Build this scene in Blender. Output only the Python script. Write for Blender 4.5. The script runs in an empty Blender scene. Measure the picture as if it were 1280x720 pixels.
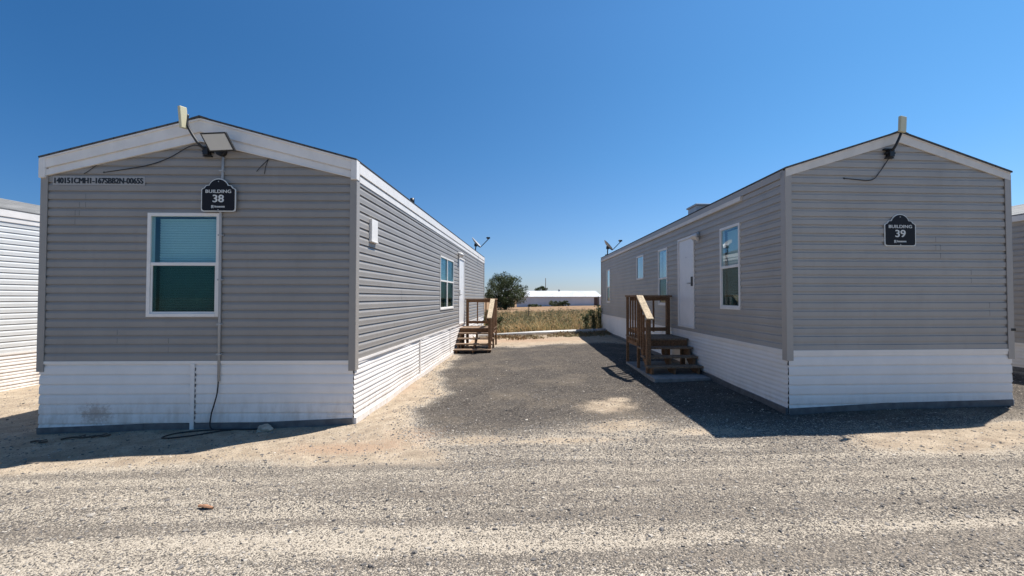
import bpy, math, random
import numpy as np
from mathutils import Vector, Matrix
random.seed(7)
rng = np.random.default_rng(11)
sc = bpy.context.scene
COL = sc.collection

# ------------------------------------------------------------------ helpers
def tag(o, label=None, cat=None, group=None, kind=None):
    if label: o['label'] = label
    if cat: o['category'] = cat
    if group: o['group'] = group
    if kind: o['kind'] = kind
    return o

def empty(name, loc, rz=0.0):
    o = bpy.data.objects.new(name, None)
    COL.objects.link(o)
    o.location = loc
    o.rotation_euler = (0, 0, rz)
    o.empty_display_size = 0.2
    return o

class MB:
    """collects faces, builds ONE mesh object"""
    def __init__(self):
        self.v = []; self.f = []; self.m = []; self.s = []
    def face(self, pts, mat=0, smooth=False):
        n = len(self.v)
        self.v.extend([tuple(p) for p in pts])
        self.f.append(tuple(range(n, n + len(pts)))); self.m.append(mat); self.s.append(smooth)
    def hexa(self, p, mat=0):
        """8 points: bottom ring 0-3, top ring 4-7"""
        n = len(self.v)
        self.v.extend([tuple(q) for q in p])
        for a in ((3,2,1,0),(4,5,6,7),(0,1,5,4),(1,2,6,5),(2,3,7,6),(3,0,4,7)):
            self.f.append(tuple(n + i for i in a)); self.m.append(mat); self.s.append(False)
        return self
    def box(self, a, b, mat=0):
        (x0,y0,z0),(x1,y1,z1) = a, b
        return self.hexa([(x0,y0,z0),(x1,y0,z0),(x1,y1,z0),(x0,y1,z0),(x0,y0,z1),(x1,y0,z1),(x1,y1,z1),(x0,y1,z1)], mat)
    def prism(self, poly, d, mat=0):
        """polygon (3D points) extruded by vector d"""
        n = len(self.v); k = len(poly)
        d = Vector(d)
        P = [Vector(p) for p in poly]
        self.v.extend([tuple(p) for p in P] + [tuple(p + d) for p in P])
        self.f.append(tuple(range(n + k - 1, n - 1, -1))); self.m.append(mat); self.s.append(False)
        self.f.append(tuple(range(n + k, n + 2*k))); self.m.append(mat); self.s.append(False)
        for i in range(k):
            j = (i + 1) % k
            self.f.append((n+i, n+j, n+k+j, n+k+i)); self.m.append(mat); self.s.append(False)
        return self
    def bar(self, a, b, w, h, up=(0,0,1), mat=0):
        """rectangular bar from a to b, w sideways, h along up"""
        a, b = Vector(a), Vector(b); d = (b - a).normalized()
        s = d.cross(Vector(up)).normalized() * (w/2); u = s.cross(d).normalized() * (h/2)
        return self.hexa([a-s-u, a+s-u, b+s-u, b-s-u, a-s+u, a+s+u, b+s+u, b-s+u], mat)
    def tube(self, pts, r, n=8, mat=0, cap=True, smooth=True):
        pts = [Vector(p) for p in pts]
        if not hasattr(r, '__len__'): r = [r]*len(pts)
        base = len(self.v)
        ref = Vector((0.13, 0.21, 0.97))
        for i, p in enumerate(pts):
            d = (pts[min(i+1, len(pts)-1)] - pts[max(i-1, 0)]).normalized()
            a = d.cross(ref)
            if a.length < 1e-3: a = d.cross(Vector((1,0,0)))
            a.normalize(); c = d.cross(a)
            for k in range(n):
                t = 2*math.pi*k/n
                self.v.append(tuple(p + (a*math.cos(t) + c*math.sin(t))*r[i]))
        for i in range(len(pts)-1):
            for k in range(n):
                k2 = (k+1) % n
                self.f.append((base+i*n+k, base+i*n+k2, base+(i+1)*n+k2, base+(i+1)*n+k)); self.m.append(mat); self.s.append(smooth)
        if cap:
            self.f.append(tuple(base+k for k in range(n-1,-1,-1))); self.m.append(mat); self.s.append(False)
            e = base+(len(pts)-1)*n
            self.f.append(tuple(e+k for k in range(n))); self.m.append(mat); self.s.append(False)
        return self
    def build(self, name, mats, parent=None, loc=None, rz=None, bevel=0.0):
        me = bpy.data.meshes.new(name)
        me.from_pydata(self.v, [], self.f)
        if not isinstance(mats, (list, tuple)): mats = [mats]
        for m in mats: me.materials.append(m)
        me.polygons.foreach_set('material_index', self.m)
        me.polygons.foreach_set('use_smooth', self.s)
        me.update()
        o = bpy.data.objects.new(name, me)
        COL.objects.link(o)
        if parent: o.parent = parent
        if loc: o.location = loc
        if rz is not None: o.rotation_euler = (0,0,rz)
        if bevel:
            b = o.modifiers.new('bevel','BEVEL'); b.width = bevel; b.segments = 2; b.limit_method = 'ANGLE'
        return o

def catmull(pts, n=8):
    P = [Vector(p) for p in pts]; P = [P[0]] + P + [P[-1]]
    out = []
    for i in range(1, len(P)-2):
        for k in range(n):
            t = k/n
            out.append(0.5*((2*P[i]) + (-P[i-1]+P[i+1])*t + (2*P[i-1]-5*P[i]+4*P[i+1]-P[i+2])*t*t + (-P[i-1]+3*P[i]-3*P[i+1]+P[i+2])*t**3))
    out.append(P[-2]); return out

def np_mesh(name, verts, faces_flat, nper, mat, attr=None, parent=None, smooth=False):
    me = bpy.data.meshes.new(name)
    nf = len(faces_flat)//nper
    me.vertices.add(len(verts)); me.vertices.foreach_set('co', np.asarray(verts, np.float32).ravel())
    me.loops.add(len(faces_flat)); me.loops.foreach_set('vertex_index', np.asarray(faces_flat, np.int32))
    me.polygons.add(nf)
    me.polygons.foreach_set('loop_start', np.arange(nf, dtype=np.int32)*nper)
    me.update(calc_edges=True)
    me.polygons.foreach_set('use_smooth', np.full(nf, smooth))
    if attr:
        for k, a in attr.items():
            at = me.attributes.new(k, 'FLOAT', 'POINT'); at.data.foreach_set('value', np.asarray(a, np.float32))
    me.materials.append(mat)
    me.validate()
    o = bpy.data.objects.new(name, me); COL.objects.link(o)
    if parent: o.parent = parent
    return o

# ------------------------------------------------------------------ materials
class NT:
    def __init__(self, name):
        self.mat = bpy.data.materials.new(name); self.mat.use_nodes = True
        self.t = self.mat.node_tree; self.t.nodes.clear()
        self.out = self.t.nodes.new('ShaderNodeOutputMaterial')
    def n(self, typ, props=None, **ins):
        nd = self.t.nodes.new(typ)
        for k, v in (props or {}).items(): setattr(nd, k, v)
        for k, v in ins.items():
            key = k.replace('_', ' ')
            s = nd.inputs[int(k[1:])] if (k[0] == 'i' and k[1:].isdigit()) else nd.inputs[key]
            if isinstance(v, bpy.types.NodeSocket): self.t.links.new(v, s)
            else: s.default_value = v
        return nd
    def math(self, op, a, b=0.0, clamp=False):
        return self.n('ShaderNodeMath', {'operation': op, 'use_clamp': clamp}, i0=a, i1=b).outputs[0]
    def mix(self, fac, a, b):
        nd = self.t.nodes.new('ShaderNodeMix'); nd.data_type = 'RGBA'
        for idx, v in ((0, fac), (6, a), (7, b)):
            if isinstance(v, bpy.types.NodeSocket): self.t.links.new(v, nd.inputs[idx])
            else: nd.inputs[idx].default_value = v if idx == 0 else (*v, 1) if len(v) == 3 else v
        return nd.outputs[2]
    def obj(self): return self.n('ShaderNodeTexCoord').outputs['Object']
    def noise(self, vec, scale, detail=4, rough=0.55, mapscale=None):
        if mapscale: vec = self.n('ShaderNodeMapping', Vector=vec, Scale=mapscale).outputs[0]
        return self.n('ShaderNodeTexNoise', Vector=vec, Scale=scale, Detail=detail, Roughness=rough).outputs[0]
    def ramp(self, fac, stops):
        nd = self.t.nodes.new('ShaderNodeValToRGB'); self.t.links.new(fac, nd.inputs[0])
        el = nd.color_ramp.elements
        while len(el) < len(stops): el.new(0.5)
        for e, (p, c) in zip(el, stops):
            e.position = p; e.color = (*c, 1) if len(c) == 3 else c
        return nd.outputs[0]
    def step(self, v, a, b):
        return self.n('ShaderNodeMapRange', {'interpolation_type': 'SMOOTHSTEP'}, Value=v, i1=a, i2=b, i3=0.0, i4=1.0).outputs[0]
    def surf(self, col, rough=0.6, metal=0.0, bump=None, bstr=0.3, bdist=0.01, spec=0.5, **kw):
        b = self.n('ShaderNodeBsdfPrincipled')
        for key, v in (('Base Color', col), ('Roughness', rough), ('Metallic', metal), ('Specular IOR Level', spec)):
            if isinstance(v, bpy.types.NodeSocket): self.t.links.new(v, b.inputs[key])
            else: b.inputs[key].default_value = (*v, 1) if hasattr(v, '__len__') and len(v) == 3 else v
        if bump is not None:
            bn = self.n('ShaderNodeBump', Strength=bstr, Distance=bdist, Height=bump)
            self.t.links.new(bn.outputs[0], b.inputs['Normal'])
        self.t.links.new(b.outputs[0], self.out.inputs[0])
        return self.mat

def mat_varied(name, c, var=0.12, scale=6, rough=0.5, stretch=(1,1,1), metal=0, bstr=0.0, spec=0.5):
    t = NT(name); v = t.obj()
    n1 = t.noise(v, scale, 5, 0.6, stretch)
    a = tuple(x*(1-var) for x in c); b = tuple(min(1, x*(1+var)) for x in c)
    col = t.mix(t.step(n1, 0.3, 0.7), a, b)
    return t.surf(col, rough, metal, n1 if bstr else None, bstr, 0.004, spec)

def mat_siding(name, c, dust=0.25):
    t = NT(name); v = t.obj()
    n1 = t.noise(v, 1.3, 4, 0.6)
    n2 = t.noise(v, 9, 4, 0.6, (1, 1, 0.18))      # vertical run marks
    n3 = t.noise(v, 60, 3, 0.6, (0.25, 0.25, 1))
    col = t.mix(t.step(n1, 0.25, 0.75), tuple(x*0.93 for x in c), tuple(x*1.07 for x in c))
    col = t.mix(t.math('MULTIPLY', t.step(n2, 0.52, 0.8), dust), col, tuple(x*y for x, y in zip(c, (0.78, 0.74, 0.68))))
    rgh = t.n('ShaderNodeMapRange', Value=n3, i1=0.3, i2=0.7, i3=0.38, i4=0.55).outputs[0]
    return t.surf(col, rgh, 0, n3, 0.06, 0.002)

def mat_skirt(name, c, splash=None):
    t = NT(name); v = t.obj()
    n1 = t.noise(v, 2.2, 4, 0.6); n2 = t.noise(v, 10, 5, 0.65, (1, 1, 0.3))
    sep = t.n('ShaderNodeSeparateXYZ', Vector=v)
    col = t.mix(t.step(n1, 0.3, 0.7), tuple(x*0.93 for x in c), c)
    # dust splashed up from the soil in the lowest part
    low = t.math('MULTIPLY', t.step(sep.outputs[2], 0.50, 0.05), t.step(n2, 0.36, 0.70))
    col = t.mix(t.math('MULTIPLY', low, 0.42), col, (0.42, 0.33, 0.24))
    if splash:
        dx = t.math('DIVIDE', t.math('SUBTRACT', sep.outputs[0], splash[0]), splash[2])
        dz = t.math('DIVIDE', t.math('SUBTRACT', sep.outputs[2], splash[1]), splash[3])
        d = t.math('SQRT', t.math('ADD', t.math('MULTIPLY', dx, dx), t.math('MULTIPLY', dz, dz)))
        nn = t.noise(v, 21, 6, 0.8); nn2 = t.noise(v, 40, 4, 0.7)
        m = t.step(t.math('SUBTRACT', t.math('ADD', t.math('MULTIPLY', nn, 1.7), t.math('MULTIPLY', nn2, 0.5)), d), 0.45, 0.95)
        near_wall = t.step(sep.outputs[1], 0.3, 0.2)
        col = t.mix(t.math('MULTIPLY', t.math('MULTIPLY', m, near_wall), 0.55), col, (0.30, 0.19, 0.12))
    return t.surf(col, 0.42, 0, n1, 0.05, 0.004)

def mat_plain(name, c, rough=0.5, metal=0, spec=0.5):
    t = NT(name); v = t.obj(); n1 = t.noise(v, 14, 3)
    return t.surf(t.mix(n1, tuple(x*0.92 for x in c), c), rough, metal, None, 0, 0, spec)

def mat_wood(name, c):
    t = NT(name); v = t.obj()
    n1 = t.noise(v, 3, 4, 0.6); n2 = t.noise(v, 30, 5, 0.65, (1, 0.2, 1)); n3 = t.noise(v, 90, 3, 0.6)
    col = t.mix(t.step(n2, 0.3, 0.72), tuple(x*0.55 for x in c), tuple(x*1.15 for x in c))
    col = t.mix(t.math('MULTIPLY', t.step(n1, 0.45, 0.8), 0.5), col, tuple(x*y for x, y in zip(c, (1.25, 1.2, 1.2))))
    return t.surf(col, 0.8, 0, n3, 0.35, 0.004, 0.3)

def mat_glass(name, tint, refl=1.0, ior=1.55):
    t = NT(name)
    fr = t.n('ShaderNodeFresnel', IOR=ior).outputs[0]
    bf = t.n('ShaderNodeNewGeometry').outputs['Backfacing']
    fac = t.math('MULTIPLY', t.math('MULTIPLY', fr, refl, True), t.math('SUBTRACT', 1.0, bf))
    tr = t.n('ShaderNodeBsdfTransparent', Color=(*tint, 1))
    gl = t.n('ShaderNodeBsdfGlossy', Color=(0.9, 0.97, 1, 1), Roughness=0.015)
    mx = t.n('ShaderNodeMixShader', i0=fac, i1=tr.outputs[0], i2=gl.outputs[0])
    t.t.links.new(mx.outputs[0], t.out.inputs[0])
    return t.mat

def mat_ramp_attr(name, stops, rough=0.8, trans=0.0):
    t = NT(name)
    a = t.n('ShaderNodeAttribute', {'attribute_name': 'tint'}).outputs['Fac']
    col = t.ramp(a, stops)
    t.surf(col, rough, 0, spec=0.25)
    if trans:
        b = [n for n in t.t.nodes if n.type == 'BSDF_PRINCIPLED'][0]
        tl = t.n('ShaderNodeBsdfTranslucent', Color=col)
        mx = t.n('ShaderNodeMixShader', i0=trans, i1=b.outputs[0], i2=tl.outputs[0])
        t.t.links.new(mx.outputs[0], t.out.inputs[0])
    return t.mat

def mat_shingle(name, a, b):
    t = NT(name); v = t.obj()
    br = t.n('ShaderNodeTexBrick', {'offset': 0.5}, Vector=t.n('ShaderNodeMapping', Vector=v, Rotation=(0, 0, math.pi/2)).outputs[0], Color1=(*a, 1), Color2=(*b, 1), Mortar=(*[x*0.4 for x in a], 1), Scale=1.0, Mortar_Size=0.008)
    br.inputs['Brick Width'].default_value = 0.32; br.inputs['Row Height'].default_value = 0.14
    n = t.noise(v, 120, 3)
    return t.surf(t.mix(0.35, br.outputs[0], t.mix(n, a, b)), 0.95, 0, n, 0.5, 0.006, 0.2)

M = {}
M['siding_dark'] = mat_siding('vinyl_siding_taupe', (0.290, 0.266, 0.240))
M['siding_cool'] = mat_siding('vinyl_siding_grey', (0.365, 0.338, 0.308))
M['siding_sunlit'] = mat_siding('vinyl_siding_sunlit', (0.62, 0.62, 0.60))  # lighter copy of the grey siding, sunlight put into its colour
M['trim_grey'] = mat_plain('corner_vinyl', (0.325, 0.295, 0.262), 0.45)
M['trim_cool'] = mat_plain('corner_vinyl_cool', (0.40, 0.36, 0.32), 0.45)
M['white'] = mat_varied('white_trim', (0.78, 0.735, 0.68), 0.05, 5, 0.45)
M['cream'] = mat_varied('cream_trim', (0.70, 0.64, 0.565), 0.06, 5, 0.5)
M['skirt38'] = mat_skirt('skirting_white_splashed', (0.84, 0.79, 0.735), (-1.33, 0.17, 0.40, 0.27))
M['skirt'] = mat_skirt('skirting_white', (0.84, 0.79, 0.735))
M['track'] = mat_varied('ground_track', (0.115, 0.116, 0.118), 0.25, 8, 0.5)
M['shingle'] = mat_shingle('shingle_dark', (0.07, 0.068, 0.066), (0.12, 0.115, 0.11))
M['shingle_pale'] = mat_shingle('shingle_pale', (0.20, 0.20, 0.19), (0.33, 0.325, 0.31))
M['shingle_mid'] = mat_shingle('shingle_grey', (0.13, 0.13, 0.125), (0.24, 0.235, 0.225))
M['glass'] = mat_glass('window_glass', (0.80, 0.94, 0.97), 2.2)  # teal tint stands in for the colour of the reflected sky
M['glass_screen'] = mat_glass('screened_glass', (0.55, 0.64, 0.63), 0.7)
M['blind'] = mat_plain('blind_slat', (0.62, 0.66, 0.66), 0.5)
M['dark_in'] = mat_plain('interior_dark', (0.05, 0.05, 0.05), 0.9)
M['door'] = mat_varied('door_white', (0.74, 0.73, 0.72), 0.04, 3, 0.4)
M['black'] = mat_plain('black_plastic', (0.012, 0.012, 0.013), 0.45)
M['sign_black'] = mat_plain('sign_black', (0.010, 0.010, 0.014), 0.55, 0, 0.25)
M['letter'] = mat_plain('lettering_white', (0.70, 0.70, 0.66), 0.5)
M['metal'] = mat_plain('dull_steel', (0.42, 0.42, 0.42), 0.4, 0.6)
M['conduit'] = mat_plain('grey_conduit', (0.40, 0.395, 0.385), 0.5)
M['wood'] = mat_wood('treated_lumber', (0.235, 0.128, 0.065))
M['wood_pale'] = mat_wood('weathered_lumber', (0.50, 0.40, 0.27))
M['wood_grey'] = mat_wood('tread_lumber', (0.255, 0.175, 0.115))
M['concrete'] = mat_varied('concrete', (0.24, 0.23, 0.215), 0.2, 7, 0.9, bstr=0.4)
M['dish'] = mat_plain('dish_grey', (0.42, 0.43, 0.44), 0.4)
M['antenna'] = mat_plain('antenna_cream', (0.62, 0.56, 0.36), 0.4)
M['lens'] = mat_plain('lamp_lens', (0.62, 0.61, 0.57), 0.25)
M['strip'] = mat_plain('label_strip', (0.36, 0.35, 0.34), 0.6)
M['pipe'] = mat_varied('pipe_paint', (0.60, 0.58, 0.54), 0.12, 3, 0.5)
M['pipe_dark'] = mat_varied('pipe_bare', (0.30, 0.29, 0.29), 0.15, 3, 0.6)
M['rust'] = mat_varied('post_steel', (0.10, 0.085, 0.07), 0.3, 9, 0.8)
M['rock'] = mat_varied('caliche_rock', (0.42, 0.35, 0.27), 0.25, 14, 0.95, bstr=0.5)
M['brown'] = mat_varied('dry_bark', (0.34, 0.17, 0.09), 0.3, 30, 0.9)
M['bark'] = mat_varied('tree_bark', (0.08, 0.06, 0.045), 0.3, 6, 0.95)
M['farwall'] = mat_varied('far_wall_white', (0.58, 0.58, 0.60), 0.06, 0.4, 0.7)
M['farroof'] = mat_varied('far_roof_white', (0.56, 0.56, 0.555), 0.16, 0.35, 0.4)
M['fardoor'] = mat_plain('far_door_brown', (0.10, 0.06, 0.05), 0.8)

# ------------------------------------------------------------------ terrain
def gz(x, y):
    x = np.asarray(x, float); y = np.asarray(y, float)
    sx = 0.025*12*np.tanh(x/12*1.02)
    z = 0.07 + sx + 0.009*(np.clip(y, 0, 23) - 6.1)
    z = z - 0.0098*(np.clip(y, 23, 150) - 23)
    far = np.clip((np.abs(x) - 14)/60, 0, 1)
    return z - far*0.0*y
def bumps(x, y):
    near = np.exp(-((np.abs(x)/16)**4)) * np.exp(-(np.clip(y-14, 0, None)/12)**2)
    b = 0.011*np.sin(1.9*x + 1.3*np.sin(0.9*y)) * np.sin(2.3*y + 0.8*np.sin(1.1*x)) + 0.007*np.sin(5.1*x + 2.0*y)*np.sin(4.3*y - 1.7*x)
    # low wheel-worn ridges along the gravel road
    b = b + 0.012*np.sin(5.2*y + 0.5*np.sin(0.35*x))*np.exp(-((y-3.4)/1.1)**2)
    return b*near
def G(x, y): return float(gz(x, y) + bumps(x, y))

HL = dict(c=(-4.70, 6.048), th=math.radians(1.43), w=4.13, L=14.85)
HR = dict(c=(4.874, 6.202), th=math.radians(3.6), w=3.24, L=13.85)
def to_world(h, u, v):
    c, s = math.cos(h['th']), math.sin(h['th'])
    return (h['c'][0] + u*c - v*s, h['c'][1] + u*s + v*c)

def axis(dense, far):
    a = list(dense); step = dense[1]-dense[0]; s = step; x = dense[-1]
    while x < far: s *= 1.22; x += s; a.append(x)
    s = step; x = dense[0]; pre = []
    while x > -far: s *= 1.22; x -= s; pre.append(x)
    return np.array(pre[::-1] + a)
gx = axis(np.arange(-9.0, 9.01, 0.07), 2500)
gy = axis(np.arange(1.4, 20.0, 0.07), 3500)
X, Y = np.meshgrid(gx, gy)
Z = gz(X, Y) + bumps(X, Y)
nx, ny = len(gx), len(gy)
V = np.stack([X, Y, Z], -1).reshape(-1, 3)
ii = np.arange(ny-1)[:, None]*nx + np.arange(nx-1)[None, :]
F = np.stack([ii, ii+1, ii+nx+1, ii+nx], -1).reshape(-1)
def ss(v, a, b):
    t = np.clip((v-a)/(b-a), 0, 1); return t*t*(3-2*t)
# material regions that belong to the ground itself: dark gravel drive, bare sandy soil, reddish soil, field
wob = 0.22*np.sin(1.7*Y+0.6) + 0.13*np.sin(4.1*Y+1.0) + 0.07*np.sin(9*Y)
left_edge = np.interp(Y, [4.6, 6.0, 6.5, 8.0, 9.6, 11.3, 13.5, 15], [-1.1, -1.75, -2.0, -2.0, -2.3, -2.62, -2.6, -2.6]) + wob*0.5
right_edge = np.interp(Y, [4, 5.2, 6, 20], [3.0, 3.4, 9, 9])
wobx = 0.18*np.sin(1.3*X) + 0.1*np.sin(3.7*X+1)
drive = ss(X, left_edge-0.35, left_edge+0.45) * (1-ss(X, right_edge-0.5, right_edge+0.5)) * ss(Y, 3.9+wobx, 6.9+wobx) * (1-ss(Y, 14.4+wobx*1.4, 15.2+wobx*1.4))
def blob(x, y, rx, ry): return np.exp(-(((X-x)/rx)**2 + ((Y-y)/ry)**2))
sand = np.zeros_like(X)
for b in ((-2.9, 5.0, 0.9, 0.14), (0.89, 6.75, 0.46, 0.42), (0.92, 5.72, 0.55, 0.26), (1.9, 5.4, 0.5, 0.13), (0.2, 5.2, 0.8, 0.12), (1.1, 7.15, .2, .2), (-0.9, 5.3, 0.5, 0.2)):
    sand = np.maximum(sand, 1.0*blob(*b))
sand = np.maximum(sand, (1-ss(X, left_edge-0.15, left_edge+0.25))*ss(Y, 4.35+wobx*.6, 5.0+wobx*.6)*ss(X, -12, -3.0)*0.0 + (1-ss(X, left_edge-0.2, left_edge+0.25))*ss(Y, 4.45+wobx*.5, 4.95+wobx*.5))
sand = np.maximum(sand, ss(X, right_edge-0.4, right_edge+0.4)*ss(Y, 4.45+wobx*.5, 4.9+wobx*.5))
sand = np.maximum(sand, ss(Y, 14.6+wobx*1.4, 15.4+wobx*1.4)*(1-ss(Y, 20, 23)))
red = np.clip(0.9*blob(-2.35, 5.15, 0.75, 0.22) + 0.5*blob(-1.7, 5.6, 0.5, 0.3) + 0.45*blob(-2.6, 8.4, .25, 1.2) + 0.85*blob(-1.3, 16.6, 3.4, 0.9) + 0.3*blob(5.9, 4.9, 1.2, .2), 0, 1)
xw = 0.08*np.sin(.8*X+.5) + .05*np.sin(2.1*X)
g1 = lambda c, w: np.exp(-((Y+xw-c)/w)**2)
band = .47 + .30*g1(3.62, .17)*ss(X, -2.6, -.4) + .26*g1(4.25, .50) - .16*g1(3.30, .13) + .22*g1(2.95, .16)*ss(X, .3, 1.6) - .18*g1(4.78, .16) - .12*g1(2.5, .25)
field = ss(Y, 19.0, 20.5)
t = NT('ground_soil_and_gravel'); v = t.obj()
A = lambda k: t.n('ShaderNodeAttribute', {'attribute_name': k}).outputs['Fac']
nL = t.noise(v, 0.9, 5, 0.6); nM = t.noise(v, 5, 6, 0.65); nS = t.noise(v, 30, 6, 0.7); nX = t.noise(v, 1.0, 6, 0.66, (0.17, 2.7, 1))
vo = t.n('ShaderNodeTexVoronoi', Vector=v, Scale=60.0); vo2 = t.n('ShaderNodeTexVoronoi', Vector=v, Scale=120.0)
cell = t.n('ShaderNodeSeparateColor', Color=vo.outputs['Color']).outputs[0]
cell2 = t.n('ShaderNodeSeparateColor', Color=vo2.outputs['Color']).outputs[0]
brk = t.math('SUBTRACT', t.math('ADD', t.math('MULTIPLY', nM, 0.9), t.math('MULTIPLY', nS, 0.5)), 0.7)
def edge(a, w=0.9, g=0.55): return t.step(t.math('ADD', t.math('ADD', A(a), t.math('MULTIPLY', brk, w)), t.math('MULTIPLY', t.math('SUBTRACT', cell2, 0.5), g)), 0.28, 0.72)
sandc = t.mix(t.step(nM, 0.3, 0.7), (0.31, 0.24, 0.165), (0.49, 0.395, 0.285))
sandc = t.mix(t.math('MULTIPLY', t.step(nS, 0.48, 0.72), 0.45), sandc, (0.22, 0.155, 0.105))
sandc = t.mix(t.math('MULTIPLY', t.step(t.noise(v, 2.3, 6, 0.7), 0.5, 0.66), 0.55), sandc, (0.27, 0.20, 0.14))
stone = t.ramp(cell, [(0.0, (0.018, 0.015, 0.013)), (0.45, (0.052, 0.045, 0.039)), (0.82, (0.095, 0.080, 0.066)), (1.0, (0.27, 0.225, 0.18))])
stone2 = t.ramp(cell2, [(0.0, (0.024, 0.021, 0.019)), (0.5, (0.070, 0.061, 0.053)), (1.0, (0.19, 0.162, 0.132))])
drivec = t.mix(t.step(nM, 0.35, 0.65), stone, stone2)
drivec = t.mix(t.math('MULTIPLY', t.step(nL, 0.45, 0.75), 0.22), drivec, (0.34, 0.27, 0.19))
# road: stones bedded in pale caliche, in streaks along the road
cal = t.mix(t.step(nS, 0.3, 0.75), (0.365, 0.308, 0.236), (0.53, 0.458, 0.360))
cover = t.math('ADD', t.math('ADD', t.math('MULTIPLY', t.step(nX, 0.32, 0.68), 0.50), t.math('MULTIPLY', nM, 0.30)), t.math('MULTIPLY', A('band'), 0.34))
stone_here = t.step(t.math('ADD', t.math('SUBTRACT', cover, 0.06), t.math('MULTIPLY', t.math('SUBTRACT', cell2, 0.5), 0.62)), 0.34, 0.52)
rstone = t.ramp(cell2, [(0.0, (0.34, 0.28, 0.21)), (0.3, (0.20, 0.170, 0.138)), (0.65, (0.112, 0.098, 0.083)), (1.0, (0.045, 0.040, 0.035))])
roadc = t.mix(t.math('MULTIPLY', stone_here, 0.92), cal, rstone)
col = t.mix(edge('drive'), roadc, drivec)
col = t.mix(t.math('MULTIPLY', edge('sand'), 0.92), col, t.mix(t.math('MULTIPLY', t.step(cell2, 0.84, 0.9), 0.5), sandc, (0.17, 0.145, 0.12)))
col = t.mix(t.math('MULTIPLY', edge('red', 1.1), 0.65), col, t.mix(nS, (0.27, 0.155, 0.095), (0.46, 0.31, 0.20)))
fieldc = t.mix(t.step(nL, 0.3, 0.7), (0.205, 0.125, 0.066), (0.29, 0.19, 0.108))
col = t.mix(A('field'), col, fieldc)
h = t.math('ADD', t.math('MULTIPLY', t.math('SUBTRACT', 1.0, vo.outputs['Distance']), 0.5), t.math('MULTIPLY', t.math('SUBTRACT', 1.0, vo2.outputs['Distance']), 0.4))
h = t.math('ADD', h, t.math('MULTIPLY', nS, 0.5))
gmat = t.surf(col, 0.95, 0, h, 0.85, 0.016, 0.15)
ground = np_mesh('ground', V, F, 4, gmat, dict(drive=drive.ravel(), sand=sand.ravel(), red=red.ravel(), band=np.clip(band, 0, 1).ravel(), field=field.ravel()), smooth=True)
tag(ground, kind='structure')

# loose gravel stones lying on the road and the drive
def ico():
    p = (1+5**.5)/2
    v = np.array([(-1,p,0),(1,p,0),(-1,-p,0),(1,-p,0),(0,-1,p),(0,1,p),(0,-1,-p),(0,1,-p),(p,0,-1),(p,0,1),(-p,0,-1),(-p,0,1)], float)
    f = np.array([(0,11,5),(0,5,1),(0,1,7),(0,7,10),(0,10,11),(1,5,9),(5,11,4),(11,10,2),(10,7,6),(7,1,8),(3,9,4),(3,4,2),(3,2,6),(3,6,8),(3,8,9),(4,9,5),(2,4,11),(6,2,10),(8,6,7),(9,8,1)])
    return v/np.linalg.norm(v[0]), f
IV, IF = ico()
def stones(name, pts, size, mat, flat=0.6):
    n = len(pts)
    jit = rng.uniform(0.65, 1.25, (n, 12, 1))
    sc_ = size[:, None, None]*np.stack([rng.uniform(.7, 1.3, n), rng.uniform(.7, 1.3, n), rng.uniform(.4, .8, n)*flat/.6], -1)[:, None, :]
    P = IV[None]*jit*sc_
    a = rng.uniform(0, 6.28, n); c, s = np.cos(a)[:, None], np.sin(a)[:, None]
    P = np.stack([P[..., 0]*c - P[..., 1]*s, P[..., 0]*s + P[..., 1]*c, P[..., 2]], -1)
    P += np.concatenate([pts, (gz(pts[:, 0], pts[:, 1]) + bumps(pts[:, 0], pts[:, 1]) + size*0.12)[:, None]], 1)[:, None, :]
    Fi = (IF[None] + (np.arange(n)*12)[:, None, None]).reshape(-1)
    tint = np.repeat(rng.uniform(0, 1, n), 12)
    return np_mesh(name, P.reshape(-1, 3), Fi, 3, mat, {'tint': tint})
n = 95000
yy = 2.0 + 9.5*rng.random(n)**1.8
xx = rng.uniform(-1.25, 1.25, n)*(yy*1.15+0.6)
streak = 0.5+0.5*np.sin(5.2*yy + 0.5*np.sin(0.35*xx) + 1.2) * np.exp(-((yy-3.4)/1.6)**2)
keep = rng.random(n) < (0.45 + 0.55*streak)
for hh in (HL, HR):
    du, dv = xx-hh['c'][0], yy-hh['c'][1]
    u = du*math.cos(hh['th']) + dv*math.sin(hh['th']); w_ = -du*math.sin(hh['th']) + dv*math.cos(hh['th'])
    keep &= ~((np.abs(u) < hh['w']/2+0.03) & (w_ > -0.04))
gp = np.stack([xx, yy], -1)[keep]
gs = np.clip(rng.lognormal(math.log(0.0055), 0.45, len(gp)), 0.003, 0.02)
nb_ = 260
by_ = 2.4 + 11*rng.random(nb_)**1.4; bx_ = rng.uniform(-1.2, 1.2, nb_)*(by_*1.1+.5)
ok_ = np.ones(nb_, bool)
for hh in (HL, HR):
    du, dv = bx_-hh['c'][0], by_-hh['c'][1]
    u = du*math.cos(hh['th']) + dv*math.sin(hh['th']); w_ = -du*math.sin(hh['th']) + dv*math.cos(hh['th'])
    ok_ &= ~((np.abs(u) < hh['w']/2+0.06) & (w_ > -0.08))
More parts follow.
